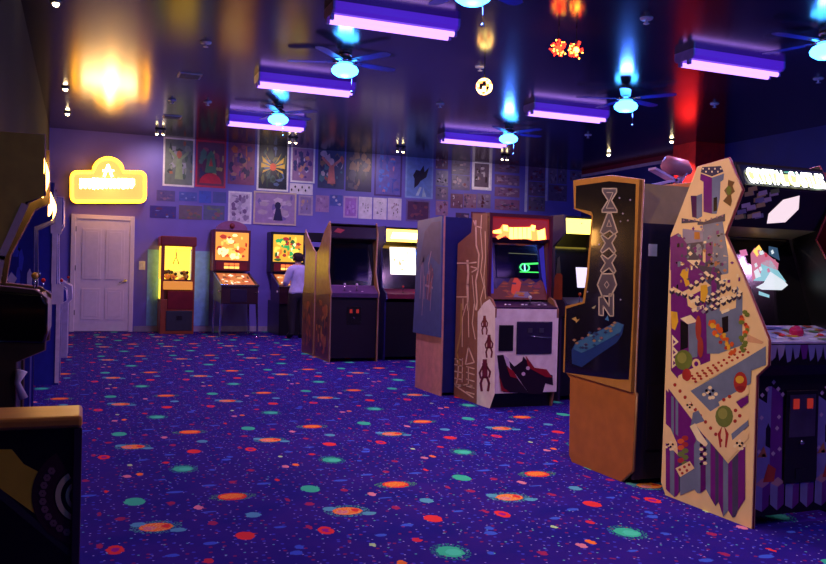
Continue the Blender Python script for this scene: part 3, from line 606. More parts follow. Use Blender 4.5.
circ(z2, 136, 470, 42, 48, GRN); circ(z2, 128, 460, 22, 26, C(150,150,70,.25)); circ(z2, 150, 540, 22, 30, RDD); circ(z2, 195, 488, 20, 24, CREAMP); circ(z2, 195, 488, 10, 12, PUR)
# lower part: curtain of stripes with a stepped foot
band = lambda x: 85+(x-60)*1.19 if x < 345 else 425-(x-345)*1.1
foot = [(60,568),(95,600),(128,560),(160,530),(205,585),(240,560),(262,600),(285,640),(300,620),(322,690),(345,660),(372,705),(395,650),(430,600)]
def ft(x):
    for (a, b_), (c_, d_) in zip(foot, foot[1:]):
        if a <= x <= c_: return b_+(d_-b_)*(x-a)/(c_-a)
    return 560
cols_ = [PUR, GRY, PUR, GRD, PUR, GRY, C(90,20,95,.22), GRY, PUR, GRD]
xs = [52, 72, 92, 112, 150, 185, 215, 240, 262, 285, 300, 322, 345, 365, 392, 425]
for i, (a, b_) in enumerate(zip(xs, xs[1:])): cp(z3, [(a, band(a)+15), (b_, band(b_)+15), (b_, ft(b_)), ((a+b_)/2, ft((a+b_)/2)), (a, ft(a))], cols_[i % 10])
cp(z3, [(65,70),(175,190),(205,240),(170,262),(195,330),(150,430),(105,400),(60,330)], PUR)
for x in (78, 98): cp(z3, [(x,120),(x+12,130),(x+12,310),(x,300)], GRY)
cp(z3, [(50,250),(75,275),(105,345),(110,400),(50,340)], CREAMP)
cp(z3, [(58,30),(105,45),(120,30),(200,95),(300,180),(440,300),(440,320),(345,428),(225,300),(60,80)], CREAMP)
for k in range(10): circ(z3, 95+k*24, 70+k*29, 8, 9, RDD, 8)
cp(z3, [(168,98),(400,-35),(455,-28),(452,60),(380,130),(330,150),(262,195)], GRY); cp(z3, [(180,200),(205,190),(235,240),(170,262)], GRY)
for k in range(5):
    for j in range(2): circ(z3, 180+k*26+j*12, 40-k*13+j*14, 7, 6, RDD, 8)
cp(z3, [(300,150),(440,70),(445,110),(380,150),(440,230),(420,262),(370,262),(330,230)], CREAMP)
for x, y in ((325,140),(352,125),(380,190),(400,215),(378,240)): circ(z3, x, y, 9, 9, RDD, 8)
cp(z3, [(382,150),(440,118),(440,152),(405,180)], PUR); cp(z3, [(360,300),(440,235),(440,262),(365,330)], GRY)
circ(z3, 327, 218, 42, 52, GRN); circ(z3, 320, 205, 22, 26, C(150,150,70,.25))
for s in (-1, 1): cp(z3, [(322+s*4,262),(322+s*26,300),(322+s*16,365),(322+s*8,362),(322+s*12,305)], RDD)
circ(z3, 403, 58, 32, 50, RDD); circ(z3, 400, 45, 20, 18, YEL); circ(z3, 405, 85, 22, 12, C(140,40,40,.25))
def cluster(x, y, s=1):
    for a, b_ in ((-28,10),(0,-22),(28,8),(0,26),(-10,0),(14,24)): circ(z3, x+a*s, y+b_*s, 10*s, 9*s, CR2, 6)
    for a, b_ in ((-16,-8),(14,-8),(0,8)): circ(z3, x+a*s, y+b_*s, 8*s, 8*s, BLK, 6)
cluster(260,105); cluster(400,350,.8); cluster(75,355,.7); cluster(165,170,.7)
for k in range(5): circ(z3, 228+(-1)**k*9, 350+k*22, 11, 9, CR2, 6); circ(z3, 228-(-1)**k*9, 352+k*22, 9, 8, BLK, 6)
cp(z3, [(165,265),(190,250),(215,295),(250,345),(238,360),(200,330)], CR2)
for k in range(9): circ(z3, 133+(-1)**k*10, 320+k*15, 17, 13, [RDD, ORG, RDD, ORG, GRN, GRN, GRN, RDD, GRN][k], 7)
cp(z3, [(98,462),(165,428),(188,462),(120,503)], CREAMP); cp(z3, [(120,505),(187,464),(187,560),(120,590)], GRY)
for x, y in ((118,468),(140,455),(162,445),(130,485),(152,472)): circ(z3, x, y, 7, 7, RDD, 7)
art.build('side_artwork', cc.root, fix=False)
# front
cc.shell(BLACK)
PURD = C(100, 40, 130, .3); LGY = C(120, 120, 175, .3)
mm, fn = cc.panel('front_panel', (.02, .05), (.02, .74), BLACK)
for s, u_ in ((0, 0), (1, .66)):     # castle towers either side of the door
    U = lambda u: (u_+u*.34)
    mm.poly([fn(U(.1), .22, 1), fn(U(.5), .14, 1), fn(U(.5), .92, 1), fn(U(.38), .92, 1), fn(U(.36), .8, 1), fn(U(.1), .84, 1)], LGY); mm.poly([fn(U(.5), .14, 1.2), fn(U(.9), .22, 1.2), fn(U(.86), .86, 1.2), fn(U(.5), .92, 1.2)], PURD)
    mm.poly([fn(U(.35), .5, 1.5), fn(U(.5), .48, 1.5), fn(U(.5), .62, 1.5), fn(U(.42), .66, 1.5), fn(U(.35), .62, 1.5)], BLK)
    for k, (a, b_) in enumerate(((.2,.86),(.35,.9),(.55,.95),(.7,.9),(.85,.86),(.15,.46),(.3,.43),(.6,.44),(.8,.47),(.7,.62),(.75,.7),(.2,.7))):
        mm.poly([fn(U(a-.07), b_, 2), fn(U(a), b_+.018, 2), fn(U(a+.07), b_, 2), fn(U(a), b_-.018, 2)], C(190,170,190,.3))
    mm.poly([fn(U(.3), .24, 2), fn(U(.65), .24, 2), fn(U(.7), .33, 2), fn(U(.45), .37, 2)], C(170,60,40,.3)); mm.poly([fn(U(.1), .42, 2), fn(U(.4), .42, 2), fn(U(.3), .5, 2)], C(170,110,70,.3))
for k in range(6):
    u = .02+k*.165; mm.poly([fn(u, .06+.02*(k % 2), 1.6), fn(u+.08, .03, 1.6), fn(u+.08, .20, 1.6), fn(u, .23, 1.6)], LGY); mm.poly([fn(u+.08, .03, 1.6), fn(u+.15, .07, 1.6), fn(u+.15, .23, 1.6), fn(u+.08, .20, 1.6)], PURD)
    mm.poly([fn(u, .23, 1.7), fn(u+.08, .20, 1.7), fn(u+.15, .23, 1.7), fn(u+.08, .27, 1.7)], C(170,130,140,.3))
cc.done()
cc.coin_door(.21, .42, .20, .66, .02)
cc.plain('under_panel', (.0, .74), (-.05, .80), BLACK)
mm, fn = cc.panel('control_fascia', (-.055, .795), (-.055, .90), BLACK)
R = random.Random(5)
for k in range(12):
    u = k/12; mm.poly([fn(u, .95, 1), fn(u+.09, .95, 1), fn(u+.07, R.uniform(.2,.5), 1), fn(u+.03, R.uniform(.0,.3), 1)], R.choice([LGY, PURD, C(170,160,190,.3)]))
cc.done()
mm, fn = cc.panel('control_panel', (-.055, .91), (.22, .97), C(225,215,225,.25))
blobs(mm, fn, 40, [C(200,190,215,.3), C(225,190,60,.3), C(190,80,60,.3), C(110,150,90,.3), C(240,235,240,.3), LGY], 7, smin=.05, smax=.2)
cc.done()
M(cc.T).ball((.31, .06, .945), .036, C(200, 40, 90, .15), 10).build('trackball', cc.root); cc.button(.3, .03, .932); cc.button(.7, .03, .932)
cc.plain('bezel', (.24, .96), (.42, 1.44), GLOSSBLACK, label='black screen surround')
mm, fn = cc.panel('screen', (.262, 1.01), (.405, 1.40), GLASS, x0=.06, x1=.57)
def sp(pts, m, l=1): mm.poly([fn(.33+.66*u, v, 1+l*.3) for u, v in pts], m)
SW, SC, SP = E(225,235,240,.95), E(150,215,225,.8), E(225,130,160,.75)
sp([(.14,.48),(.40,.34),(.86,.46),(.62,.80),(.36,.72)], SC); sp([(.18,.40),(.55,.30),(.86,.44),(.80,.50),(.56,.62),(.36,.46)], SW, 2); sp([(.14,.48),(.24,.86),(.36,.95),(.44,.82),(.36,.60)], SP, 2); sp([(.36,.74),(.5,.92),(.78,.74),(.72,.64)], SP, 1)
sp([(.3,.9),(.46,.99),(.5,.93),(.36,.82)], E(255,190,90,1.6), 3); sp([(.22,.52),(.34,.55),(.32,.66),(.22,.62)], SW, 3); sp([(.03,.82),(.18,.84),(.17,.92),(.03,.90)], E(220,120,170,1.)); sp([(.62,.86),(.82,.78),(.84,.96),(.66,.98)], E(60,90,120,.8)); sp([(.2,.3),(.4,.26),(.42,.30),(.22,.35)], SC, 3)
R = random.Random(2)
for k in range(10): 
    u, v = R.uniform(.22,.7), R.uniform(.55,.88); sp([(u,v),(u+.06,v+.02),(u+.05,v+.07),(u,v+.05)], R.choice([SW, SP, E(200,60,80,1.)]), 4)
cc.done()
mm, fn = cc.panel('instruction_panel', (.235, 1.475), (.12, 1.675), BLACK)
mm.poly([fn(.40,.12,1), fn(.60,.18,1), fn(.68,.52,1), fn(.62,.85,1), fn(.46,.72,1), fn(.37,.36,1)], E(240,215,225,1.1))
R = random.Random(12)
for k in range(24): 
    u, v = .02+R.random()*.28, .15+R.random()*.7; mm.poly([fn(u,v,1+k*.1), fn(u+.09,v+.06,1+k*.1), fn(u+.06,v+.16,1+k*.1), fn(u-.02,v+.10,1+k*.1)], R.choice([C(150,155,180,.3), C(220,210,210,.3), C(140,170,90,.3), C(220,200,120,.3)]))
cc.done()
cc.plain('speaker_ledge', (.40, 1.435), (.235, 1.475), C(150, 145, 95, .4), th=.012, label='olive strip between screen and panel')
mm, fn = cc.panel('marquee', (.125, 1.665), (.175, 1.782), C(30,34,60,.3), x0=.02, x1=.585)
blobs(mm, fn, 26, [E(90,190,160,.9), E(220,220,90,1.1), E(200,230,200,1.2)], 3, .03, .97, .12, .9, .08, .3)
mm.poly([fn(.06,.3,5), fn(.94,.2,5), fn(.97,.5,5), fn(.9,.75,5), fn(.5,.7,5), fn(.1,.85,5), fn(.03,.6,5)], E(230,235,150,1.3)); text_on(mm, fn, 'CRYSTAL CASTLES', .04, .96, .16, .86, E(255,255,240,5.), 7, .04)
cc.done()
cc.plain('top_panel', (.2, 1.80), (.45, 1.785), BLACK)

# neighbour on the right edge of the castle game
n2 = Cab('arcade_cabinet', 'arcade cabinet with dark red side at the right edge, beside the castle game', 'arcade game', (3.76, 3.16, 0), 0, .64,
         [(0, 0), (0, .78), (-.12, .84), (-.10, .94), (.18, 1.1), (.24, 1.30), (.10, 1.50), (-.02, 1.62), (.05, 1.80), (.62, 1.80), (.62, 0)], C(110, 18, 30, .3), BLACK)
n2.shell(BLACK); n2.plain('front_panel', (.02, .05), (.02, .78), BLACK); n2.coin_door(.2, .44, .25, .6, .02)
n2.plain('control_panel', (-.10, .92), (.2, .99), C(40,40,60)); n2.plain('bezel', (.22, 1.0), (.36, 1.42), GLOSSBLACK); n2.plain('screen', (.235, 1.05), (.34, 1.36), E(30,40,120,.6), x0=.08, x1=.56)
n2.plain('speaker_panel', (.33, 1.42), (.10, 1.55), BLACK); n2.plain('marquee', (.06, 1.58), (.09, 1.74), E(230,90,60,2.)); n2.plain('top_panel', (.07, 1.79), (.6, 1.79), BLACK)
n2.joystick(.3, 0, .945); n2.button(.6, .0, .945)

# ---- black and gold game seen from its side, facing away ----------------
XZ = 2.98
zpx = [(572,462),(569,455),(570,378),(565.4,372),(567.7,306),(585,302),(589,275),(594,216),(576.5,209),(575.5,180.6),(611,176),(642,179.6),(633.3,392),(635.5,394),(632,471),(620.7,482)]
ZG = C(150, 105, 60, .3)
pz = [onX(px, py, XZ) for px, py in zpx]; yz0 = 4.72
prof = [(yz0-p.y, max(0, p.z)) for p in pz]
zx = Cab('arcade_cabinet', 'black arcade cabinet with gold outline, vertical letters and a blue space platform on its side', 'arcade game', (XZ+.64, yz0, 0), PI, .64, prof, C(165, 92, 34, .5), ZG, edge_r=.008)
zart = M()
def zp(pts, m, l): zart.poly([(XZ-.0006*l-.0004, p.y, p.z) for p in [onX(*q, XZ) for q in pts]], m)
up_ = [(565.4,372),(567.7,306),(585,302),(589,275),(594,216),(576.5,209),(575.5,180.6),(611,176),(642,179.6),(633.3,392)]
cx_, cy_ = 607, 290
A = [(XZ-.018, p.y, p.z) for p in [onX(*q, XZ) for q in up_]]; B_ = [(XZ-.0005, p.y, p.z) for p in [onX(*q, XZ) for q in up_]]
zart.prism(A, B_, C(170, 115, 50, .3))
def zs(x, y, o=0): return (555+x/5.126, 165+o+y/5.126)
inner = [zs(62,525,105), zs(70,198,105), zs(165,170,105), zs(185,30,105), zs(208,262), zs(200,240), zs(118,222), zs(120,108), zs(290,84), zs(428,98), zs(412,200,105), zs(392,562,105), zs(330,560,105)]
def zp2(pts, m, l): zart.poly([(XZ-.018-.0006*l, p.y, p.z) for p in [onX(*q, XZ) for q in pts]], m)
zp2(inner, mat('gloss_black_side', (14, 10, 18), .2, coat=1), 1)
zfn = lambda u, v, l: (lambda p: (XZ-.018-.0006*l, p.y, p.z))(onX(*zs(u, v), XZ))
LO, LI = C(190, 170, 165, .3), C(75, 65, 85, .3)
def outl(pts, closed=True, w=6): stroke(zart, zfn, pts, w, LO, 4, closed)
def fillp(pts): zart.poly([zfn(*p, 3) for p in pts], LI)
# letters Z A X X O N, one under the other
Z_ = [(258,122),(330,122),(330,140),(304,182),(332,232),(332,243),(256,243),(256,230),(286,182),(258,138)]
fillp(Z_); outl(Z_); stroke(zart, zfn, [(280,142),(312,142),(296,180),(278,222),(316,222)], 4, LO, 5)
A_ = [(284,248),(302,248),(334,345),(316,356),(296,336),(262,356),(246,345)]
fillp(A_); outl(A_); stroke(zart, zfn, [(280,315),(292,282),(304,315)], 4, LO, 5, True)
for y in (350, 452):
    X_ = [(256,y+8),(286,y+30),(320,y+2),(328,y+14),(306,y+50),(326,y+92),(316,y+104),(292,y+76),(256,y+102),(248,y+90),(272,y+50),(250,y+16)]
    fillp(X_); outl(X_)
o_ = 538
O_ = [(254,o_+20),(312,o_+20),(330,o_+76),(302,o_+134),(256,o_+134),(232,o_+76)]; fillp(O_); outl(O_, w=7); stroke(zart, zfn, [(280,o_+58),(292,o_+76),(280,o_+94),(268,o_+76)], 4, LO, 5, True)
N_ = [(240,678),(262,676),(292,724),(292,662),(314,660),(314,774),(296,774),(262,722),(262,772),(240,770)]; fillp(N_); outl(N_)
sh = lambda pts, m, l: zart.poly([zfn(x, y+538, l) for x, y in pts], m)
sh([(98,410),(120,370),(210,325),(330,265),(368,280),(358,330),(330,372),(230,440),(150,498),(100,480)], C(25,50,120,.3), 2); sh([(120,372),(212,327),(332,267),(366,282),(350,318),(215,395),(150,425),(108,405)], C(50,95,150,.3), 3)
R = random.Random(21)
for k in range(34):
    a = R.random(); b_ = R.uniform(-.5, .5); x = 130+a*210+b_*40; y = 385-a*90+b_*60
    sh([(x-10,y),(x,y-7),(x+12,y),(x,y+8)], R.choice([C(30,60,110,.3), C(90,130,160,.3), C(130,80,90,.3), C(40,40,90,.3), C(150,110,90,.3)]), 4+k*.1)
sh([(98,250),(120,240),(126,256),(140,250),(122,272),(118,262)], C(190,150,90,.3), 3); sh([(200,195),(225,180),(215,200)], C(150,140,120,.3), 3); sh([(270,255),(285,232),(292,262)], C(60,110,170,.3), 5)
for x, y in ((350,290),(362,250),(388,285),(345,170),(400,180),(240,408),(150,300),(180,650),(350,690)): zart.poly([zfn(x+5*math.cos(i*PI/2), y+5*math.sin(i*PI/2), 3) for i in range(4)], C(150,140,190,.3))
zart.build('side_artwork', zx.root, fix=False)
# its back, with the pale board and sticker
D = max(p[0] for p in prof)
bk = zx.plain('back_panel', (D-.03, 1.52), (D-.03, .03), mat('dark_purple_board', (40, 30, 50), .5), th=.02)
zx.plain('back_board', (D-.12, 1.76), (D-.03, 1.52), C(130, 115, 60, .5), th=.02, label='pale olive upper back board')
M(zx.T).box((.50, D-.03, 1.33), (.56, D-.026, 1.40), C(235,225,230)).build('sticker', bk, label='small white sticker')
M(zx.T).box((.10, D-.03, .2), (.54, D-.022, .58), C(46,34,52)).build('service_door', bk)
zx.plain('front_panel', (.08, .05), (.08, .9), BLACK); zx.plain('control_panel', (-.02, .95), (.25, 1.06), BLACK); zx.plain('screen', (.26, 1.06), (.36, 1.56), GLASS); zx.plain('marquee', (.06, 1.64), (.06, 1.80), E(220,180,110,1.6)); zx.plain('top_panel', (.06, 1.795), (.60, 1.75), BLACK)
zx.joystick(.35, .06, .985); zx.button(.6, .06, .985)
# the one next to it, also with its back to us
nb = Cab('arcade_cabinet', 'arcade cabinet with pale olive back beside the black and gold game', 'arcade game', (4.34, 4.72, 0), PI, .66,
         [(0, 0), (0, .9), (.1, 1.0), (.2, 1.55), (.04, 1.62), (.04, 1.78), (.55, 1.76), (.68, 1.5), (.70, 0)], BLACK, None)
nb.shell(mat('dark_purple_board', (40, 30, 50), .5)); nb.plain('back_board', (.55, 1.75), (.67, 1.5), C(130, 115, 60, .5)); nb.plain('front_panel', (.02, .05), (.02, .9), BLACK); nb.plain('control_panel', (.0, .92), (.2, 1.0), BLACK)
nb.plain('screen', (.15, 1.0), (.26, 1.5), E(40,60,150,.6)); nb.plain('marquee', (.05, 1.62), (.05, 1.77), E(230,200,120,2.)); nb.plain('top_panel', (.05, 1.775), (.55, 1.755), BLACK)
# third cabinet of that row, with the model craft standing on it
n4 = Cab('arcade_cabinet', 'dark arcade cabinet carrying a white and pink model craft on its top', 'arcade game', (5.02, 6.95, 0), 0, .66, [(0, 0), (0, .80), (-.10, .86), (-.08, .95), (.14, 1.1), (.16, 1.5), (-.04, 1.62), (-.02, 1.80), (.6, 1.80), (.6, 0)], C(40, 30, 60, .4), None)
n4.shell(BLACK); n4.plain('front_panel', (.02, .05), (.02, .8), BLACK); n4.plain('control_panel', (-.09, .94), (.15, 1.0), C(60,50,80)); n4.plain('bezel', (.16, 1.0), (.26, 1.5), GLOSSBLACK); n4.plain('screen', (.17, 1.1), (.25, 1.42), E(60,80,200,.8), x0=.12, x1=.54)
n4.plain('marquee', (-.035, 1.64), (-.02, 1.79), E(230,90,70,1.6)); n4.plain('top_panel', (-.02, 1.805), (.6, 1.805), BLACK); n4.joystick(.3, -.02, .955, (220,90,30)); n4.button(.6, -.02, .955)
YA_ = 7.2; g3 = lambda px, py, dy=0: onY(px, py, YA_+dy)
t = thing('model_craft', 'white and pink model craft with crossed wings on top of a dark cabinet', 'model', (g3(668, 188).x, YA_, 1.806))
PW = C(235, 200, 215, .35)
M().tube([g3(664, 168), g3(668, 165), g3(684, 168), g3(690, 172)], [.05, .10, .09, .04], C(200, 130, 120, .4), 12).build('fuselage', t)
for a, b_ in ((g3(650, 187), g3(676, 181)), (g3(652, 170), g3(675, 183)), (g3(678, 184), g3(684, 174))):
    A = Vector(a); B_ = Vector(b_); n_ = Vector((0, .06, 0)); h_ = Vector((0, 0, .025)); M().prism([A+n_, A-n_, B_-n_, B_+n_], [A+n_+h_, A-n_+h_, B_-n_+h_, B_+n_+h_], PW).build('wing', t)
q = g3(672, 182); M().box((q.x-.12, YA_-.08, 1.806), (q.x+.12, YA_+.08, 1.825), BLACK).tube([(q.x, YA_, 1.82), (q.x, YA_, g3(674, 170).z)], .015, GREYMETAL).build('stand', t)

# ---- brown side / white front game in the middle --------------------------
XS, YS = 3.44, 6.72
prof = [(0, 0), (-.03, .14), (-.07, .90), (0, .98), (.12, 1.02), (.10, 1.3), (.13, 1.76), (.44, 1.78), (.46, 1.60), (.76, 1.50), (.76, 0)]
BRN = C(150, 100, 70, .5)
sgm = Cab('arcade_cabinet', 'arcade cabinet with wiry brown side and white front bearing a dark red bird', 'arcade game', (XS, YS, 0), 0, .66, prof, BRN, None)
sart = M()
sfn = lambda u, v, l: (lambda p: (XS-.0008*l, p.y, p.z))(onX(u, v, XS))
WI = C(245, 205, 170, .4)
def s1(x, y): return (410+x/5.64, 210+y/5.64)
def s2(x, y): return (410+x/5.12, 300+y/5.12)
def wire(zf, pts, w=1., m=WI): stroke(sart, sfn, [zf(*p) for p in pts], w, m, 3)
wire(s1, [(372,60),(375,200),(390,250),(385,340),(372,400),(380,520),(375,564)], 1.5); wire(s1, [(405,30),(400,120),(410,260),(400,350),(418,430),(400,500),(405,564)], .9); wire(s1, [(425,120),(428,260),(418,380),(428,500)], .8)
wire(s1, [(325,285),(330,360),(325,420),(330,564)], 2.2); wire(s1, [(268,300),(340,300),(375,295)], 1.4); wire(s1, [(345,320),(385,330),(350,350)], 1.2); wire(s1, [(352,370),(360,470),(370,564)], .8)
wire(s1, [(265,490),(325,490)], 1.2); wire(s1, [(300,500),(300,564)], .8); wire(s1, [(360,60),(370,90),(405,100)], 1.2)
wire(s2, [(265,20),(262,160),(240,270),(255,330)], 1.6, C(190,150,80,.4)); wire(s2, [(290,20),(270,90),(268,240)], .9); wire(s2, [(300,10),(302,190)], .9); wire(s2, [(330,20),(320,120),(335,200)], 1.)
wire(s2, [(300,240),(285,330),(330,320),(300,240)], 1.3); wire(s2, [(240,300),(250,330),(245,400),(235,440),(325,500)], 1.4)
for y in (300, 330, 365, 400, 430): wire(s2, [(230,y),(270,y+8)], 1.3); wire(s2, [(290,y+40),(330,y+52)], 1.3)
wire(s2, [(300,340),(300,430),(320,440)], 1.1); wire(s2, [(240,445),(300,430),(325,450)], 1.2); wire(s2, [(270,300),(268,420)], 1.)
WF = C(250, 228, 215, .4)
strip = [(478,312),(484,303),(490,299),(495.5,308),(495,394),(490,408.3),(477,405)]
sart.poly([sfn(u, v, 4) for u, v in strip], WF)
def runner(cx, cy, s, m):
    q = lambda *p: [(cx+a*s, cy+b_*s) for a, b_ in p]
    for pts, w in ((q((0,-10),(0,2)), 5*s), (q((-1,-13),(1,-13)), 4*s), (q((-2,2),(-4,8),(-3,15)), 2.2*s), (q((2,2),(4,8),(3,15)), 2.2*s), (q((-2,-8),(-5,-2),(-4,3)), 1.8*s), (q((2,-8),(5,-3),(4,2)), 1.8*s)): stroke(sart, sfn, pts, w, m, 6)
MR = C(110, 22, 35, .4)
runner(485, 325, .62, C(130, 50, 40, .4)); runner(489.5, 346, .75, MR); runner(485.3, 375, 1.05, MR)
sart.build('side_artwork', sgm.root, fix=False)
sgm.shell(BLACK)
def gfn(px, py, Y, l=1): p = onY(px, py, Y); return (p.x-XS, Y-.001*l-YS, p.z)
fp, fn = sgm.panel('front_panel', (-.064, .14), (-.066, .90), WF, x0=.0, x1=.66)
YFp = YS-.065
def g(x, y): return (470+x/4.51, 290+y/4.51)
DK, RB = C(30, 10, 25, .4), C(150, 20, 30, .4)
def gp(pts, m, l=1): fp.poly([gfn(*g(*p), YFp-.003, l) for p in pts], m)
gp([(122,295),(150,292),(200,345),(235,320),(240,300),(285,350),(330,365),(372,385),(375,430),(340,420),(325,470),(150,460),(135,400)], DK, 1)
gp([(150,292),(175,310),(180,350),(215,400),(262,462),(245,440),(205,380),(165,340)], C(215,190,200,.4), 3); gp([(165,345),(195,365),(215,400),(180,390)], RB, 4); gp([(250,295),(290,350),(345,358),(372,395),(340,392),(300,370),(262,350)], RB, 3); gp([(130,380),(150,440),(180,462),(140,455)], RB, 3)
for c_ in ((240,378),(260,352)): gp([(c_[0]+9*math.cos(i*PI/4), c_[1]+9*math.sin(i*PI/4)) for i in range(8)], C(215,180,190,.4), 5)
sgm.done()
cd = M(sgm.T).box((gfn(*g(130,158), YFp)[0], -.077, gfn(*g(130,275), YFp)[2]), (gfn(*g(195,158), YFp)[0], -.067, gfn(*g(130,158), YFp)[2]), BLACK).build('coin_box_door', sgm.root, .004)
x0 = gfn(*g(210,140), YFp)[0]; x1 = gfn(*g(370,140), YFp)[0]; zt_ = gfn(*g(290,142), YFp)[2]; zb_ = gfn(*g(290,288), YFp)[2]
cd = M(sgm.T).box((x0, -.079, zb_), (x1, -.067, zt_), C(40, 30, 62, .35)).build('coin_door', sgm.root, .01)
for k in (.3, .62): M(sgm.T).box((x0+(x1-x0)*k, -.085, zt_-.10), (x0+(x1-x0)*k+.045, -.077, zt_-.06), GREYMETAL).build('coin_slot', cd)
M(sgm.T).tube([(x0+.14, -.089, zt_-.13), (x1-.02, -.089, zt_-.15)], .004, CHROME, 6).build('latch', cd)
sgm.plain('kick_plate', (.02, .0), (.02, .14), BLACK)
sgm.plain('control_panel', (-.065, .915), (.1, .96), C(60,30,70,.3), x0=.0, x1=.66)
for k, u in enumerate((.2, .26, .46, .52, .72, .82)): sgm.button(u, -.02, .932, (230,220,230), .011)
sgm.joystick(.62, .03, .942, (230,220,220), .05)
RBZ = C(90, 30, 45, .3)
sgm.plain('bezel', (.10, .96), (.20, 1.52), GLOSSBLACK)
fr_ = sgm.panel('screen_artwork', (.094, .98), (.19, 1.50), C(38, 30, 95, .15), x0=.03, x1=.63)
mm, fn = fr_
mm.poly([fn(.02,.0,1), fn(1,.0,1), fn(1,.26,1), fn(.9,.36,1), fn(.82,.30,1), fn(.7,.38,1), fn(.6,.32,1), fn(.42,.44,1), fn(.33,.30,1), fn(.25,.33,1), fn(.12,.18,1), fn(.02,.2,1)], E(120,45,45,.30)); blobs(mm, fn, 26, [E(190,80,40,.3), E(150,50,60,.3), E(210,120,50,.3), E(90,40,80,.3)], 41, .08, .95, .02, .32, .08, .3, 1.2); mm.poly([fn(.36,.10,2), fn(.50,.10,3), fn(.56,.30,3), fn(.46,.42,3), fn(.40,.30,3)], E(230,70,40,.45)); mm.poly([fn(.4,.04,3), fn(.72,.03,3), fn(.66,.14,3), fn(.46,.14,3)], E(120,90,140,.5))
mm.poly([fn(0,.1,2), fn(.07,.1,2), fn(.09,.9,2), fn(0,.98,2)], E(60,50,190,.5)); mm.poly([fn(1,.1,2), fn(.93,.4,2), fn(.91,.9,2), fn(1,.98,2)], E(60,50,190,.5))
sgm.done()
mm, fn = sgm.panel('screen', (.118, 1.18), (.176, 1.48), GLASS, x0=.11, x1=.55, th=.005)
stroke(mm, fn, [(.60,.42),(.98,.46)], .05, E(60,240,90,1.6), 9); stroke(mm, fn, [(.54,.18),(.98,.18)], .03, E(60,240,90,1.4), 9)
stroke(mm, fn, [(.66+.11*math.cos(i*PI/5), .32+.12*math.sin(i*PI/5)) for i in range(10)], .03, E(80,255,140,1.8), 9, True); stroke(mm, fn, [(.66,.22),(.66,.44)], .03, E(160,230,255,1.8), 9); stroke(mm, fn, [(.3,.75),(.98,.74)], .015, E(110,120,80,.8), 9)
sgm.done()
sgm.plain('speaker_panel', (.19, 1.50), (.09, 1.54), C(80,30,70,.3))
mm, fn = sgm.panel('marquee', (.085, 1.545), (.10, 1.735), E(150,25,30,.7))
def gm(pts, m, l=2): mm.poly([gfn(470+x/5.371, 205+y/5.371, YS+.082, l) for x, y in pts], m)
MY, MO = E(255,215,80,6.), E(255,120,60,3.5)
gm([(115,140),(160,128),(175,105),(200,108),(210,120),(320,118),(330,105),(352,110),(350,130),(372,140),(402,122),(410,185),(340,192),(300,182),(215,185),(190,165),(150,185),(138,170),(160,158),(120,152)], MO, 2)
for k in range(5): gm([(212+k*24,122),(230+k*24,122),(232+k*24,182),(210+k*24,180)], MY, 3)
gm([(125,138),(165,132),(170,150),(128,150)], MY, 3); gm([(360,140),(400,128),(402,182),(365,188)], MY, 3); gm([(178,108),(200,110),(205,140),(180,138)], MY, 3); gm([(330,108),(350,112),(345,140),(328,138)], MY, 3)
sgm.done()
M(sgm.T).box((.0, .075, 1.735), (.66, .13, 1.765), RBZ).box((.0, .075, 1.0), (.03, .11, 1.735), RBZ).box((.63, .075, 1.0), (.66, .11, 1.735), RBZ).build('front_frame', sgm.root)
sgm.plain('top_panel', (.12, 1.77), (.43, 1.77), BLACK)

# neighbour right of it (lit marquee peeks past the black and gold game)
YN2 = 6.95
nn = Cab('arcade_cabinet', 'dark arcade cabinet with plain yellow lit header behind the black and gold game', 'arcade game', (4.30, YN2, 0), 0, .66,
         [(0, 0), (0, .80), (-.10, .86), (-.08, .95), (.14, 1.1), (.16, 1.5), (-.04, 1.62), (-.02, 1.80), (.6, 1.80), (.6, 0)], C(50, 34, 60, .4), None)
nn.shell(BLACK); nn.plain('front_panel', (.02, .05), (.02, .8), BLACK); nn.plain('control_panel', (-.09, .94), (.15, 1.0), C(60,50,80)); nn.plain('bezel', (.16, 1.0), (.26, 1.5), GLOSSBLACK); nn.plain('screen', (.17, 1.1), (.25, 1.42), E(225,215,245,1.2), x0=.30, x1=.56)
nn.plain('marquee', (-.035, 1.62), (-.02, 1.765), E(255,225,90,4.)); nn.plain('top_panel', (0, 1.79), (.6, 1.79), BLACK); nn.joystick(.3, -.02, .955, (220,90,30)); nn.button(.6, -.02, .955); nn.coin_door(.2, .45, .3, .6, .02)
mm = M()
for (a, b_, c_, d_) in ((560,246,572,294),): 
    P = [onX(x, y, 4.299) for x, y in ((a, d_), (c_, d_), (c_-2, b_), (a+4, b_), (a, b_+14))]
nn2f = lambda u, v, l: (4.30-.0008*l, YN2+.15-u*.19, .98+v*.42)
mm.poly([nn2f(.1,0,1), nn2f(.95,0,1), nn2f(.9,.55,1), nn2f(.5,.7,1), nn2f(.15,.5,1)], C(200,90,40,.4)); mm.poly([nn2f(.3,.6,2), nn2f(.75,.6,2), nn2f(.6,1,2), nn2f(.4,.95,2)], C(90,110,90,.4)); mm.build('side_artwork', nn.root, fix=False)

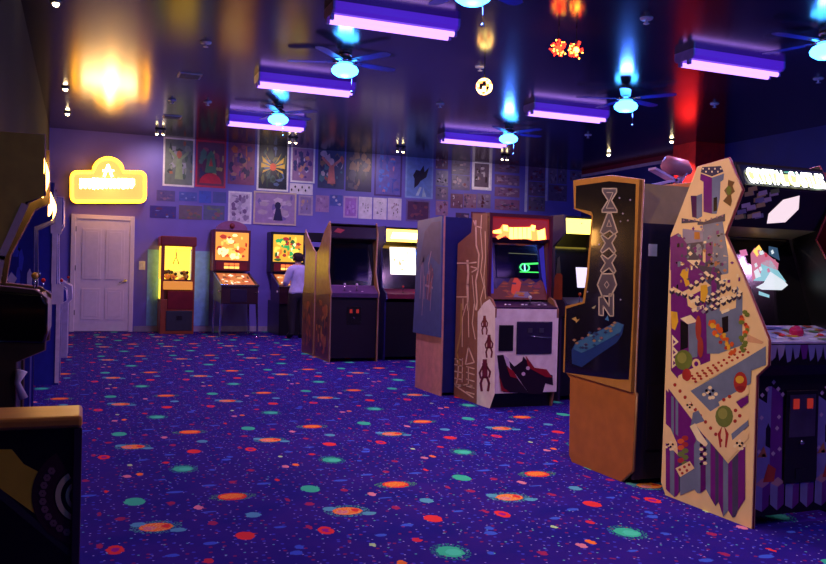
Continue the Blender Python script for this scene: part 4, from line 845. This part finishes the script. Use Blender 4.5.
# ---- blue-panelled game seen from its side, facing away --------------------
XT = 3.30
yt0 = 8.16
prof = [(0, 0), (0, .57), (-.06, .60), (-.03, 1.0), (.0, 1.75), (.64, 1.77), (.66, .58), (.66, 0)]
tr = Cab('arcade_cabinet', 'arcade cabinet with blue pictured upper side over a bare tan foot', 'arcade game', (XT+.62, yt0, 0), PI, .62, prof, C(225, 160, 135, .5), None, side2=C(225, 160, 135, .5))
tart = M(); 
pp = [(yt0+.06, .575), (yt0+.03, 1.0), (yt0, 1.75), (yt0-.64, 1.77), (yt0-.66, .575)]
tart.prism([(XT-.016, y, z) for y, z in pp], [(XT-.0005, y, z) for y, z in pp], C(78, 98, 150, .35))
tfn = lambda u, v, l: (XT-.016-.0008*l, yt0-.01-u*.63, .6+v*1.14)
for pts, m in (([(.05,.55),(.3,.9),(.6,.98),(.95,.98),(.95,.6),(.5,.7)], C(95,92,125,.4)), ([(.2,.1),(.35,.5),(.3,.7),(.2,.6)], C(90,100,150,.4)), ([(.42,.3),(.6,.28),(.72,.52),(.6,.62),(.45,.5)], C(120,85,120,.4))): tart.poly([tfn(u, v, 1) for u, v in pts], m)
for pts in ([(.28,.15),(.32,.4),(.26,.62)], [(.5,.3),(.56,.5),(.5,.6),(.6,.72)], [(.4,.42),(.7,.40)], [(.62,.2),(.66,.48)], [(.35,.3),(.35,.5)], [(.18,.3),(.2,.6)]): stroke(tart, tfn, pts, .02, C(200,170,190,.4), 3)
blobs(tart, tfn, 10, [C(175,110,120,.4), C(150,140,170,.4)], 77, .4, .75, .3, .6, .1, .3, 4)
tart.build('side_artwork', tr.root, fix=False)
tr.shell(C(26, 36, 110, .4)); tr.plain('front_panel', (.06, .05), (.06, .9), BLACK); tr.plain('control_panel', (0, .93), (.25, 1.0), BLACK); tr.plain('screen', (.25, 1.0), (.36, 1.5), GLASS); tr.plain('marquee', (.03, 1.58), (.03, 1.74), E(120,140,255,1.6)); tr.plain('top_panel', (.03, 1.745), (.62, 1.755), BLACK); tr.joystick(.5, .1, .96)

# ---- far row ---------------------------------------------------------------
prof = [(0, 0), (.0, .86), (-.04, .92), (.02, .98), (.12, 1.2), (.08, 1.72), (.14, 1.86), (.36, 1.74), (.62, 1.50), (.72, 1.46), (.72, 0)]
DKB = C(30, 22, 34, .35)
f1 = Cab('arcade_cabinet', 'unlit dark arcade cabinet with orange patterned side, left end of the far row', 'arcade game', (3.06, 10.62, 0), 0, .68, prof, C(170, 130, 65, .22), C(190, 150, 120, .4))
fa = M(); ffn = lambda u, v, l: (3.06-.0008*l, 10.62+.72-u*.70, v)
fa.poly([ffn(u, v, 1) for u, v in ((.02,.02),(.98,.02),(.98,.86),(.9,.9),(.02,.86))], C(110, 52, 28, .35))
blobs(fa, ffn, 46, [C(190,100,40,.35), C(60,30,25,.35), C(210,140,60,.35), C(90,70,40,.35)], 31, .05, .95, .05, .84, .05, .3, 2)
fa.build('side_artwork', f1.root, fix=False)
f1.shell(BLACK); f1.plain('front_panel', (.02, .05), (.02, .86), DKB); f1.coin_door(.24, .44, .5, .74, .02, BLACK)
mm, fn = f1.panel('control_panel', (-.03, .915), (.16, 1.02), C(95, 65, 110, .3)); stroke(mm, fn, [(.02,.9),(.98,.9)], .05, C(150,110,150,.3), 2); f1.done()
f1.plain('control_edge', (-.03, .86), (-.03, .915), C(80,55,95,.3)); f1.joystick(.3, .03, .95, (220,210,220)); f1.joystick(.55, .03, .95, (220,210,220)); f1.button(.4, .0, .935, (230,210,220)); f1.button(.65, .0, .935, (230,210,220))
f1.plain('bezel', (.16, 1.02), (.26, 1.6), GLOSSBLACK); f1.plain('screen', (.165, 1.08), (.245, 1.52), GLASS, x0=.1, x1=.58); f1.plain('speaker_panel', (.26, 1.6), (.10, 1.64), DKB)
mm, fn = f1.panel('marquee', (.09, 1.65), (.11, 1.80), C(40,20,45,.25)); mm.poly([fn(.06,.5,1), fn(.2,.4,1), fn(.3,.7,1), fn(.14,.85,1)], C(180,60,60,.3)); f1.done(); f1.plain('top_panel', (.12, 1.84), (.35, 1.73), BLACK)
# back-to-back partner behind it
prof2 = [(0, 0), (.0, .9), (.06, 1.0), (.10, 1.5), (.02, 1.62), (.06, 1.80), (.30, 1.64), (.55, 1.50), (.66, 1.46), (.66, 0)]
f2_ = Cab('arcade_cabinet', 'arcade cabinet with yellow-brown side standing back to back with the far row', 'arcade game', (3.06+.66, 12.08, 0), PI, .66, prof2, C(175, 140, 65, .22), C(190, 140, 120, .4))
fb = M(); ffn2 = lambda u, v, l: (3.06-.0008*l, 12.06-u*.62, v)
fb.poly([ffn2(u, v, 1) for u, v in ((.02,.02),(.98,.02),(.98,.88),(.02,.88))], C(120, 60, 30, .35)); blobs(fb, ffn2, 30, [C(200,110,40,.35), C(70,35,25,.35), C(150,90,40,.35)], 33, .05, .95, .05, .84, .05, .3, 2); fb.build('side_artwork', f2_.root, fix=False)
f2_.shell(BLACK); f2_.plain('front_panel', (.02, .05), (.02, .9), BLACK); f2_.plain('control_panel', (.0, .9), (.16, 1.0), DKB); f2_.plain('screen', (.15, 1.02), (.24, 1.55), GLASS); f2_.plain('marquee', (.05, 1.63), (.08, 1.76), E(230,190,90,1.6)); f2_.plain('top_panel', (.10, 1.76), (.3, 1.63), BLACK)
# lit neighbour
f3 = Cab('arcade_cabinet', 'narrow dark blue arcade cabinet with glowing yellow header and white screen in the far row', 'arcade game', (3.86, 10.72, 0), 0, .68,
         [(0, 0), (.0, .80), (-.06, .84), (-.04, .92), (.16, 1.0), (.2, 1.55), (.05, 1.62), (.07, 1.84), (.7, 1.84), (.7, 0)], C(28, 28, 90, .35), None)
f3.shell(BLACK); f3.plain('front_panel', (.02, .05), (.02, .8), BLACK); f3.plain('control_panel', (-.05, .91), (.2, .98), C(110,40,70,.3)); f3.plain('control_edge', (-.05, .85), (-.05, .91), C(120,40,60,.3)); f3.plain('bezel', (.2, .98), (.3, 1.58), GLOSSBLACK)
mm, fn = f3.panel('screen', (.225, 1.18), (.285, 1.56), E(245,235,225,2.6), x0=.16, x1=.54); blobs(mm, fn, 10, [E(170,190,160,1.2), E(220,180,120,1.4)], 5, .1, .9, .1, .9, .06, .2); f3.done()
mm, fn = f3.panel('marquee', (.06, 1.63), (.07, 1.80), E(255,190,80,5.), x0=.02, x1=.66); mm.poly([fn(.1,.25,1), fn(.9,.25,1), fn(.85,.75,1), fn(.15,.75,1)], E(255,235,150,9.)); f3.done(); f3.plain('top_panel', (.08, 1.83), (.68, 1.83), BLACK); f3.joystick(.4, .03, .93); f3.button(.65, .03, .93)
mm = M(f3.T).box((-.004, .25, .2), (-.001, .5, 1.3), C(40,44,150,.3)).build('side_stripe', f3.root)

# ---- back wall: prize machine ----------------------------------------------
x0, x1, yf = 1.34, 1.93, 15.55
pm = thing('prize_machine', 'orange-brown glass-fronted prize machine glowing yellow inside, right of the door', 'prize machine', ((x0+x1)/2, yf, 0))
OB = C(150, 72, 35, .35); YG = E(255, 205, 60, 2.6)
M().box((x0, yf, 0), (x1, 16.17, .62), OB).build('base', pm, .01)
M().box((x0-.02, yf-.02, 1.58), (x1+.02, 16.17, 1.76), C(130, 40, 25, .35)).build('header', pm, .02)
for x in (x0, x1-.06): M().box((x, yf, .62), (x+.06, yf+.06, 1.58), OB).build('corner_post', pm)
M().box((x0+.02, 16.1, .62), (x1-.02, 16.16, 1.58), YG).box((x0+.06, yf+.04, 1.54), (x1-.06, 16.1, 1.575), YG).build('lit_interior', pm)
M().box((x0+.005, yf+.06, .98), (x0+.012, 16.1, 1.56), E(255, 190, 50, 1.4)).build('side_window', pm)
mm = M(); R = random.Random(6)
for k in range(40):
    c_ = (R.uniform(x0+.1, x1-.1), R.uniform(yf+.15, 16.0), 1.0+R.uniform(-.02, .12)); mm.ball(c_, R.uniform(.03, .055), R.choice([E(255,220,110,.9), E(230,120,40,.6), C(60,50,30), C(200,160,60)]), 5)
mm.build('toys', pm); pm.children[-1]['kind'] = 'stuff'
M().box((x0+.05, yf+.1, .62), (x1-.05, 16.1, .98), C(90,50,20)).build('prize_bed', pm)
M().tube([(1.62, 15.8, 1.56), (1.62, 15.8, 1.36)], .012, CHROME).build('claw_cable', pm); M().tube([(1.57, 15.8, 1.26), (1.6, 15.8, 1.36), (1.64, 15.8, 1.36), (1.67, 15.8, 1.26)], .01, CHROME, 6).build('claw', pm)
M().box((x0+.04, yf-.05, .80), (x1-.04, yf+.02, .95), E(240,150,60,.8)).build('control_shelf', pm, .01); 
M().tube([(1.55, yf-.03, .95), (1.55, yf-.03, 1.01)], .006, CHROME).ball((1.55, yf-.03, 1.02), .018, C(220,30,30), 6).build('joystick', pm)
M().box((x0+.12, yf-.012, .45), (x1-.02, yf+.01, .78), C(120, 25, 30, .3)).build('prize_door', pm, .008); M().box((x0+.10, yf-.012, .06), (x1-.03, yf+.01, .42), C(45, 50, 60, .4)).build('lower_panel', pm, .006)
M().box((x0+.28, yf-.02, .25), (x0+.38, yf-.01, .33), BLACK).build('coin_return', pm)

# ---- back wall: pinball machines -------------------------------------------
def pinball(x0, x1, yf, label, cols, top, legs, seed, zbg=(1.22, 1.88)):
    xm = (x0+x1)/2; w = x1-x0
    t = thing('pinball_machine', label, 'pinball machine', (xm, yf, 0), 0, 'pinball machines on the back wall')
    SD = C(90, 30, 40, .35) if legs else BLACK
    z0, z1_ = zbg
    M().box((x0, 15.78, z0-.06), (x1, 16.17, z1_+.05), SD).build('backbox', t, .008)
    mm = M().box((x0+.04, 15.77, z0+.14), (x1-.04, 15.779, z1_), E(*cols[0], 1.15)); fn = lambda u, v, l: (x0+.04+(w-.08)*u, 15.769-.001*l, z0+.14+(z1_-z0-.14)*v)
    blobs(mm, fn, 46, [E(*c, s) for c, s in cols[1]], seed, smin=.08, smax=.3); mm.build('backglass', t, fix=False)
    mm = M().box((x0+.06, 15.765, z0-.04), (x1-.06, 15.779, z0+.11), C(120, 30, 30, .3)); f2 = lambda u, v, l: (x0+.06+(w-.12)*u, 15.764-.001*l, z0-.04+.15*v)
    for k in range(3): mm.poly([f2(.25+k*.17,.15,1), f2(.4+k*.17,.15,1), f2(.4+k*.17,.45,1), f2(.25+k*.17,.45,1)], E(255,190,90,2.)); mm.poly([f2(.25+k*.17,.55,1), f2(.4+k*.17,.55,1), f2(.4+k*.17,.85,1), f2(.25+k*.17,.85,1)], E(250,120,50,1.6))
    mm.build('score_panel', t, fix=False)
    # sloped body
    prof = [(yf, .58), (yf, .90), (15.80, 1.12), (15.80, .62)]
    M().prism([(x0+.02, y, z) for y, z in prof], [(x1-.02, y, z) for y, z in prof], C(50, 18, 30, .35)).build('cabinet', t, .01)
    a, b_ = (yf+.05, .915), (15.76, 1.115)
    mm = M(); pf = lambda u, v, l: (x0+.06+(w-.12)*u, a[0]+(b_[0]-a[0])*v, a[1]+(b_[1]-a[1])*v+.002+.001*l)
    mm.poly([pf(0,0,0), pf(1,0,0), pf(1,1,0), pf(0,1,0)], E(230,130,70,.7)); blobs(mm, pf, 30, [E(255,190,120,1.), E(200,60,40,.8), E(255,230,200,1.3), E(120,50,40,.5)], seed+1, smin=.06, smax=.25); mm.build('playfield', t, fix=False)
    M().box((x0+.0, yf-.02, .89), (x1, yf+.05, .925), CHROME).build('lockbar', t, .004)
    for x in (x0+.01, x1-.03): M().prism([(x, yf, .90), (x, yf, .93), (x, 15.8, 1.15), (x, 15.8, 1.12)], [(x+.02, yf, .90), (x+.02, yf, .93), (x+.02, 15.8, 1.15), (x+.02, 15.8, 1.12)], CHROME).build('side_rail', t)
    M().box((x0+.18, yf-.01, .62), (x1-.22, yf, .84), C(40, 30, 60, .3)).build('coin_door', t, .004)
    M().tube([(x1-.08, yf, .78), (x1-.08, yf-.09, .78)], .008, CHROME).ball((x1-.08, yf-.1, .78), .018, BLACK, 6).build('plunger', t)
    for x in (x0-.0, x1-.0):
        M().lathe((x, yf+.12, .8), [(.02, -.012), (.02, .012)], C(230,220,220), 10, 'X').build('flipper_button', t)
    if legs:
        for x, y in ((x0+.04, yf+.04), (x1-.04, yf+.04), (x0+.04, 15.72), (x1-.04, 15.72)):
            s = -1 if x < xm else 1
            l_ = M().prism([(x-.02, y-.02, .66), (x+.02, y-.02, .66), (x+.02, y+.02, .66), (x-.02, y+.02, .66)], [(x-.014+s*.03, y-.014, .03), (x+.014+s*.03, y-.014, .03), (x+.014+s*.03, y+.014, .03), (x-.014+s*.03, y+.014, .03)], CHROME).build('leg', t)
            M().lathe((x+s*.03, y, 0), [(.03, 0), (.03, .008), (.008, .015), (.008, .05)], CHROME, 10).build('leveler_foot', l_)
    else:
        M().box((x0+.03, yf+.05, 0), (x1-.03, 16.1, .62), BLACK).build('pedestal', t, .01)
    if top:
        pts = [(xm+.29*math.cos(math.radians(a_)), z1_+.05+.17*math.sin(math.radians(a_))) for a_ in range(0, 181, 15)]
        M().prism([(x, 15.82, z) for x, z in pts], [(x, 15.90, z) for x, z in pts], C(150, 90, 130, .3)).build('topper', t); M().ball((xm, 15.80, z1_+.13), .05, C(120, 40, 60), 8).build('topper_badge', t)
pinball(2.28, 2.97, 14.85, 'pinball machine with arched topper, orange lit backglass and chrome legs', ((255, 160, 60), [((255,225,150),1.8), ((240,110,40),1.2), ((255,190,80),1.5), ((200,60,30),.9)]), True, True, 3)
pinball(3.36, 4.02, 15.05, 'pinball machine with yellow-green lit backglass on a black base, behind the person', ((235, 180, 50), [((250,220,80),1.3), ((60,190,90),.9), ((240,240,170),1.4), ((190,50,40),.9), ((60,120,50),.7), ((240,130,40),1.1)]), False, False, 13)

# ------------------------------------------------------------- left row
# near low cabinet with gold edge
t = thing('arcade_cabinet', 'low black cabinet with gold top edge and wheel artwork, bottom left corner', 'arcade game', (0, 2.1, 0), 0, 'arcade cabinets')
yv = 2.08; GOLD = C(215, 150, 60, .3)
body = [(yv, 0), (yv, .82), (yv+.17, .82), (yv+.75, .46), (yv+.75, 0)]
M().prism([(XL+.01, y, z) for y, z in body], [(.005, y, z) for y, z in body], BLACK).build('body', t)
M().box((XL+.01, yv-.012, .815), (.012, yv+.16, .843), GOLD).build('top_rail', t, .008, label='golden top rail')
M().box((-.008, yv-.008, .0), (.012, yv+.006, .815), C(60, 44, 60, .3)).build('corner_trim', t, .003)
la = M(); lf = lambda u, v, l: (lambda p: (p.x, yv-.0006*l-.0004, p.z))(onY(u/2.517, 340+v/2.517, yv))
YA = C(245, 205, 50, .45); CRM = C(245, 225, 160, .4)
la.poly([lf(*p, 1) for p in ((-60,275),(30,275),(60,312),(98,332),(88,370),(92,440),(-60,330))], YA)
def arcp(cx, cy, r0, r1, a0, a1, m, l, n=14):
    for k in range(n):
        a, b_ = math.radians(a0+(a1-a0)*k/n), math.radians(a0+(a1-a0)*(k+1)/n)
        q = [(cx+r_*math.cos(x), cy-r_*math.sin(x)) for r_, x in ((r0, a), (r1, a), (r1, b_), (r0, b_))]
        if max(p[0] for p in q) < 196: la.poly([lf(*p, l) for p in q], m)
arcp(205, 392, 70, 125, 120, 268, C(70, 32, 40, .4), 2, 22); arcp(205, 392, 52, 66, 120, 268, CRM, 3, 20); arcp(205, 392, 30, 40, 120, 268, CRM, 3, 16)
for k in range(11):
    a = math.radians(140+k*12); arcp(205+98*math.cos(a), 392-98*math.sin(a), 2, 10, 0, 360, C(150, 110, 110, .4), 4, 6)
la.poly([lf(*p, 1) for p in ((-60,372),(0,372),(195,545),(195,562),(0,400),(-60,400))], C(60, 56, 60, .4))
la.build('side_artwork', t, fix=False)

def lcab(y, x0, label, prof, side, W=.62, marq=(1.6, 1.80), mcol=None, edge=None, name='arcade_cabinet', lit=True):
    c = Cab(name, label, 'arcade game', (x0, y, 0), PI/2, W, prof, side, edge, edge_r=.008)
    if lit:
        z0_, z1_ = marq; m = mcol or E(255, 180, 85, 16.)
        pts = [(0.045, z0_)] + [(.045-.03*math.sin(PI*k/8), z0_+(z1_-z0_)*k/8) for k in range(1, 8)] + [(.045, z1_), (.055, z1_), (.055, z0_)]
        M(c.T).prism([(-.002, d, z) for d, z in pts], [(W-.03, d, z) for d, z in pts], m).build('marquee', c.root)
    return c
OLV = mat('olive_glow_side', (175, 155, 60), .5)  # yellow light of the header put into this olive colour
dmx = XL  # wall face
p2 = [(.13, 0), (.13, .70), (.0, .76), (-.005, 1.02), (.05, 1.06), (.23, 1.08), (.21, 1.24), (.09, 1.50), (.015, 1.54), (.02, 1.84), (.39, 1.84), (.39, 0)]
c = lcab(4.6, -.16, 'arcade cabinet with dark olive hood, glowing header and glossy black controls on the left', p2, mat('dark_olive_side', (60, 50, 28), .4), .64, (1.57, 1.80), edge=C(130,100,100,.4))
M(c.T).prism([(-.012, d, z) for d, z in ((.02, 1.53), (.02, 1.84), (.385, 1.84), (.385, 1.2), (.24, 1.2), (.10, 1.50))], [(-.001, d, z) for d, z in ((.02, 1.53), (.02, 1.84), (.385, 1.84), (.385, 1.2), (.24, 1.2), (.10, 1.50))], OLV).build('hood_side', c.root, label='upper side with yellow header light in its colour')
st = M(c.T); stroke(st, lambda u, v, l: (-.014, u, v), [(.235, 1.02), (.205, 1.22), (.105, 1.48)], .035, C(200,180,170,.4)); st.build('edge_strip', c.root, fix=False, label='pale diagonal edge strip')
M(c.T).prism([(-.01, d, z) for d, z in ((.26, .80), (.0, .79), (-.012, .84), (-.012, .99), (.02, 1.04), (.26, 1.06))], [(.63, d, z) for d, z in ((.26, .80), (.0, .79), (-.012, .84), (-.012, .99), (.02, 1.04), (.26, 1.06))], GLOSSBLACK).build('control_panel', c.root, .012)
c.joystick(.15, .06, 1.05, (200,160,60)); c.joystick(.6, .06, 1.05, (60,60,60)); c.button(.3, .05, 1.05, (240,220,180)); c.button(.05, .05, 1.05, (240,220,180), .016)
c.plain('bezel', (.24, 1.08), (.28, 1.5), GLOSSBLACK); c.plain('screen', (.235, 1.12), (.27, 1.46), GLASS, x0=.08, x1=.56); c.plain('front_panel', (.14, .04), (.14, .72), BLACK)
M(c.T).tube([(-.02, .10, .66), (-.02, .12, .60), (-.02, .09, .52)], [.028, .014, .022], C(190,185,190,.3), 10).build('side_bracket', c.root, label='pale waisted bracket')
p3 = [(.16, 0), (.16, .74), (.05, .80), (.05, .98), (.14, 1.0), (.15, 1.46), (.03, 1.52), (.02, 1.78), (.38, 1.78), (.38, 0)]
c = lcab(6.6, -.17, 'arcade cabinet with blue and white side and glowing header, second on the left', p3, C(34, 40, 130, .35), .62, (1.54, 1.72), edge=C(60,60,110,.4))
sa = M(c.T); R = random.Random(14)
blobs(sa, lambda u, v, l: (-.0008*l, .14+u*.22, .9+v*.6), 14, [C(190,185,210,.4), C(60,70,190,.4), C(20,20,60,.4)], 14, 0, 1, 0, 1, .1, .4); sa.build('side_artwork', c.root, fix=False)
c.plain('control_panel', (.05, .97), (.16, 1.0), C(90,90,110,.2)); c.plain('screen', (.16, 1.02), (.2, 1.44), GLASS); c.plain('front_panel', (.17, .04), (.17, .74), C(30,34,110)); c.joystick(.4, .09, .99); c.button(.2, .08, .985, (230,220,230)); c.plain('control_edge', (.055, .8), (.055, .97), C(110,60,100,.3))
p5 = [(.03, 0), (.03, .80), (-.03, .84), (-.02, .94), (.06, 1.0), (.07, 1.5), (.02, 1.6), (.02, 1.86), (.40, 1.86), (.40, 0)]
c = lcab(9.0, -.15, 'arcade cabinet with tall white front edge over blue side, third on the left', p5, C(40, 46, 150, .35), .62, lit=False, edge=TMOLD)
M(c.T).box((-.012, .03, .02), (-.001, .065, .80), TMOLD).box((-.012, .07, 1.0), (-.001, .115, 1.5), TMOLD).box((-.012, .03, 1.5), (-.001, .13, 1.85), TMOLD).box((-.012, .0, .80), (-.001, .11, 1.0), TMOLD).build('white_side_strip', c.root, label='wide white front strip')
c.plain('front_panel', (.04, .04), (.04, .8), BLACK); c.plain('control_panel', (-.02, .93), (.1, .98), C(90,90,110,.2)); c.plain('screen', (.08, 1.0), (.12, 1.48), GLASS); c.plain('marquee', (.03, 1.62), (.03, 1.82), E(255,180,90,16.)); c.joystick(.4, .03, .95)
p6 = [(.02, 0), (.02, .7), (-.03, .76), (-.02, .92), (.1, .99), (.36, 1.0), (.36, 0)]
c = lcab(11.6, -.12, 'low lilac-white game cabinet on the left, nearest the door', p6, C(180, 170, 200, .4), .6, lit=False, edge=TMOLD)
c.plain('front_panel', (.03, .04), (.03, .7), C(120,110,160)); c.plain('control_panel', (-.02, .92), (.1, .98), C(200,160,110,.3)); c.plain('table_top', (.1, .985), (.35, .995), GLOSSBLACK); c.joystick(.5, .03, .95)

# ---------------------------------------------------------------- person
def person(cx, cy, face, label):
    """face = heading angle of the front of the body (world z rotation; 0 faces +y)"""
    t = thing('person', label, 'person', (cx, cy, 0), 0)
    ca, sa = math.cos(face), math.sin(face)
    def W(x, y, z): return Vector((cx+ca*x-sa*y, cy+sa*x+ca*y, z))
    J = {}; V = []; Rr = []; Ed = []
    def j(n, x, y, z, r, par=None):
        J[n] = len(V); V.append(W(x, y, z)); Rr.append(r)
        if par: Ed.append((J[par], J[n]))
    j('pelvis', 0, 0, .82, .115); j('belly', 0, .01, .95, .105, 'pelvis'); j('chest', 0, 0, 1.12, .12, 'belly'); j('neck0', 0, -.01, 1.25, .06, 'chest'); j('neck', 0, .005, 1.31, .045, 'neck0')
    j('headb', 0, .02, 1.37, .07, 'neck'); j('head', 0, .025, 1.44, .09, 'headb'); j('crown', 0, .01, 1.50, .07, 'head')
    for s, n in ((-1, 'l'), (1, 'r')):
        j('sh'+n, s*.15, -.01, 1.21, .055, 'neck0'); j('el'+n, s*.20, .04, .99, .04, 'sh'+n); j('wr'+n, s*.17, .25, .93, .027, 'el'+n); j('pa'+n, s*.165, .31, .935, .03, 'wr'+n)
        for k in range(4):
            fx = s*(.165+(k-1.5)*.019); L_k = (.058, .068, .064, .05)[k]
            j('f%d'%k+n, fx, .345, .94, .0085, 'pa'+n); j('g%d'%k+n, fx, .345+L_k*.5, .937, .008, 'f%d'%k+n); j('h%d'%k+n, fx, .345+L_k*.8, .915, .007, 'g%d'%k+n)
        j('t1'+n, s*.165-s*.035, .315, .925, .009, 'pa'+n); j('t2'+n, s*.165-s*.05, .345, .915, .008, 't1'+n)
        j('hi'+n, s*.085, 0, .76, .085, 'pelvis'); j('kn'+n, s*.095, .02, .43, .055, 'hi'+n); j('an'+n, s*.10, -.01, .09, .036, 'kn'+n); j('to'+n, s*.11, .13, .035, .033, 'an'+n)
    me = bpy.data.meshes.new('skel'); inv = FR[t.name]; me.from_pydata([inv @ v for v in V], Ed, [])
    o = bpy.data.objects.new('skel', me); COL.objects.link(o); sm = o.modifiers.new('skin', 'SKIN'); 
    for i, r in enumerate(Rr): me.skin_vertices[0].data[i].radius = (r, r*(.78 if i in (0, 1, 2) else 1))
    me.skin_vertices[0].data[0].use_root = True
    o.modifiers.new('sub', 'SUBSURF').levels = 2; o.modifiers['sub'].render_levels = 2
    dg = bpy.context.evaluated_depsgraph_get(); bme = bpy.data.meshes.new_from_object(o.evaluated_get(dg)); bpy.data.objects.remove(o)
    bm = bmesh.new(); bm.from_mesh(bme); vs = set(bm.verts); drop = []
    while vs:
        st_ = [vs.pop()]; isl = list(st_)
        while st_:
            for e_ in st_.pop().link_edges:
                for v_ in e_.verts:
                    if v_ in vs: vs.discard(v_); st_.append(v_); isl.append(v_)
        if len(isl) < 60: drop += isl
    bmesh.ops.delete(bm, geom=drop, context='VERTS'); bm.to_mesh(bme); bm.free()
    SK = mat('skin', (200, 150, 125), .5); bme.materials.clear(); bme.materials.append(SK)
    for p in bme.polygons: p.use_smooth = True
    b = bpy.data.objects.new('body', bme); COL.objects.link(b); b.parent = t
    def loc(v): q = Matrix.Rotation(-face, 3, 'Z') @ v; return q
    def garment(name, test, off, m):
        bm = bmesh.new(); bm.from_mesh(bme)
        dele = [f for f in bm.faces if not test(loc(f.calc_center_median()))]; bmesh.ops.delete(bm, geom=dele, context='FACES')
        if name == 'shoe':
            left = set(bm.faces); best = []
            while left:
                st_ = [left.pop()]; isl = list(st_)
                while st_:
                    for e_ in st_.pop().edges:
                        for f_ in e_.link_faces:
                            if f_ in left: left.discard(f_); st_.append(f_); isl.append(f_)
                if len(isl) > len(best): best = isl
            keep = set(best); bmesh.ops.delete(bm, geom=[f for f in bm.faces if f not in keep], context='FACES')
        bm.normal_update()
        for v in bm.verts: v.co += v.normal*off
        g_ = bpy.data.meshes.new(name); bm.to_mesh(g_); bm.free(); g_.materials.clear(); g_.materials.append(m)
        for p in g_.polygons: p.use_smooth = True; p.material_index = 0
        ob = bpy.data.objects.new(name, g_); COL.objects.link(ob); ob.parent = t
        s_ = ob.modifiers.new('s', 'SOLIDIFY'); s_.thickness = .006; s_.offset = 1
    garment('shirt', lambda q: (.80 < q.z < 1.29) and not (q.y > .10 and q.z < 1.06), .014, C(205, 205, 240, .8))
    garment('trousers', lambda q: .07 < q.z < .84 and abs(q.x) < .2 and q.y < .2, .010, C(26, 20, 34, .8))
    garment('shoe', lambda q: q.z < .11 and q.x < 0 and q.y > -.2, .010, C(40, 34, 40, .6)); garment('shoe', lambda q: q.z < .11 and q.x > 0, .010, C(40, 34, 40, .6))
    garment('hair', lambda q: q.z > 1.37 and abs(q.x) < .2 and (q.y < .045 or q.z > 1.49) and q.y < .2 and q.z > 1.3, .014, C(34, 22, 20, .7))
    # face
    f = M(); HZ = 1.435
    for s in (-1, 1):
        f.ball(W(s*.032, .105, HZ), .011, C(235, 230, 230, .3), 6); f.ball(W(s*.032, .115, HZ), .006, C(30, 20, 20, .3), 6)
    f.build('eyes', t); M().prism([W(-.012, .10, HZ-.045), W(.012, .10, HZ-.045), W(0, .10, HZ+.005)], [W(-.004, .13, HZ-.04), W(.004, .13, HZ-.04), W(0, .115, HZ)], SK).build('nose', t)
    M().box((-.022, -.004, -.004), (.022, .004, .004), C(150, 70, 70, .5))
    M().tube([W(-.022, .10, HZ-.07), W(0, .108, HZ-.073), W(.022, .10, HZ-.07)], .005, C(160, 80, 75, .5), 6).build('mouth', t)
    for s in (-1, 1): M().ball(W(s*.092, .0, HZ-.01), .02, SK, 6, sx=.6).build('ear', t)
person(3.56, 14.42, .12, 'person in a pale lavender shirt and dark trousers playing the second pinball machine')

# ---------------------------------------------------------------- world / view
w = bpy.data.worlds.new('w'); sc.world = w; w.use_nodes = True; w.node_tree.nodes['Background'].inputs[0].default_value = (.05, .04, .12, 1); w.node_tree.nodes['Background'].inputs[1].default_value = 0
sc.view_settings.view_transform = 'Standard'; sc.view_settings.look = 'None'; sc.view_settings.gamma = 1; sc.view_settings.exposure = 0
sc.view_settings.use_curve_mapping = False
cy = sc.cycles; cy.use_denoising = True; cy.max_bounces = 6; cy.diffuse_bounces = 3; cy.glossy_bounces = 3; cy.sample_clamp_indirect = 6
cy.use_adaptive_sampling = False
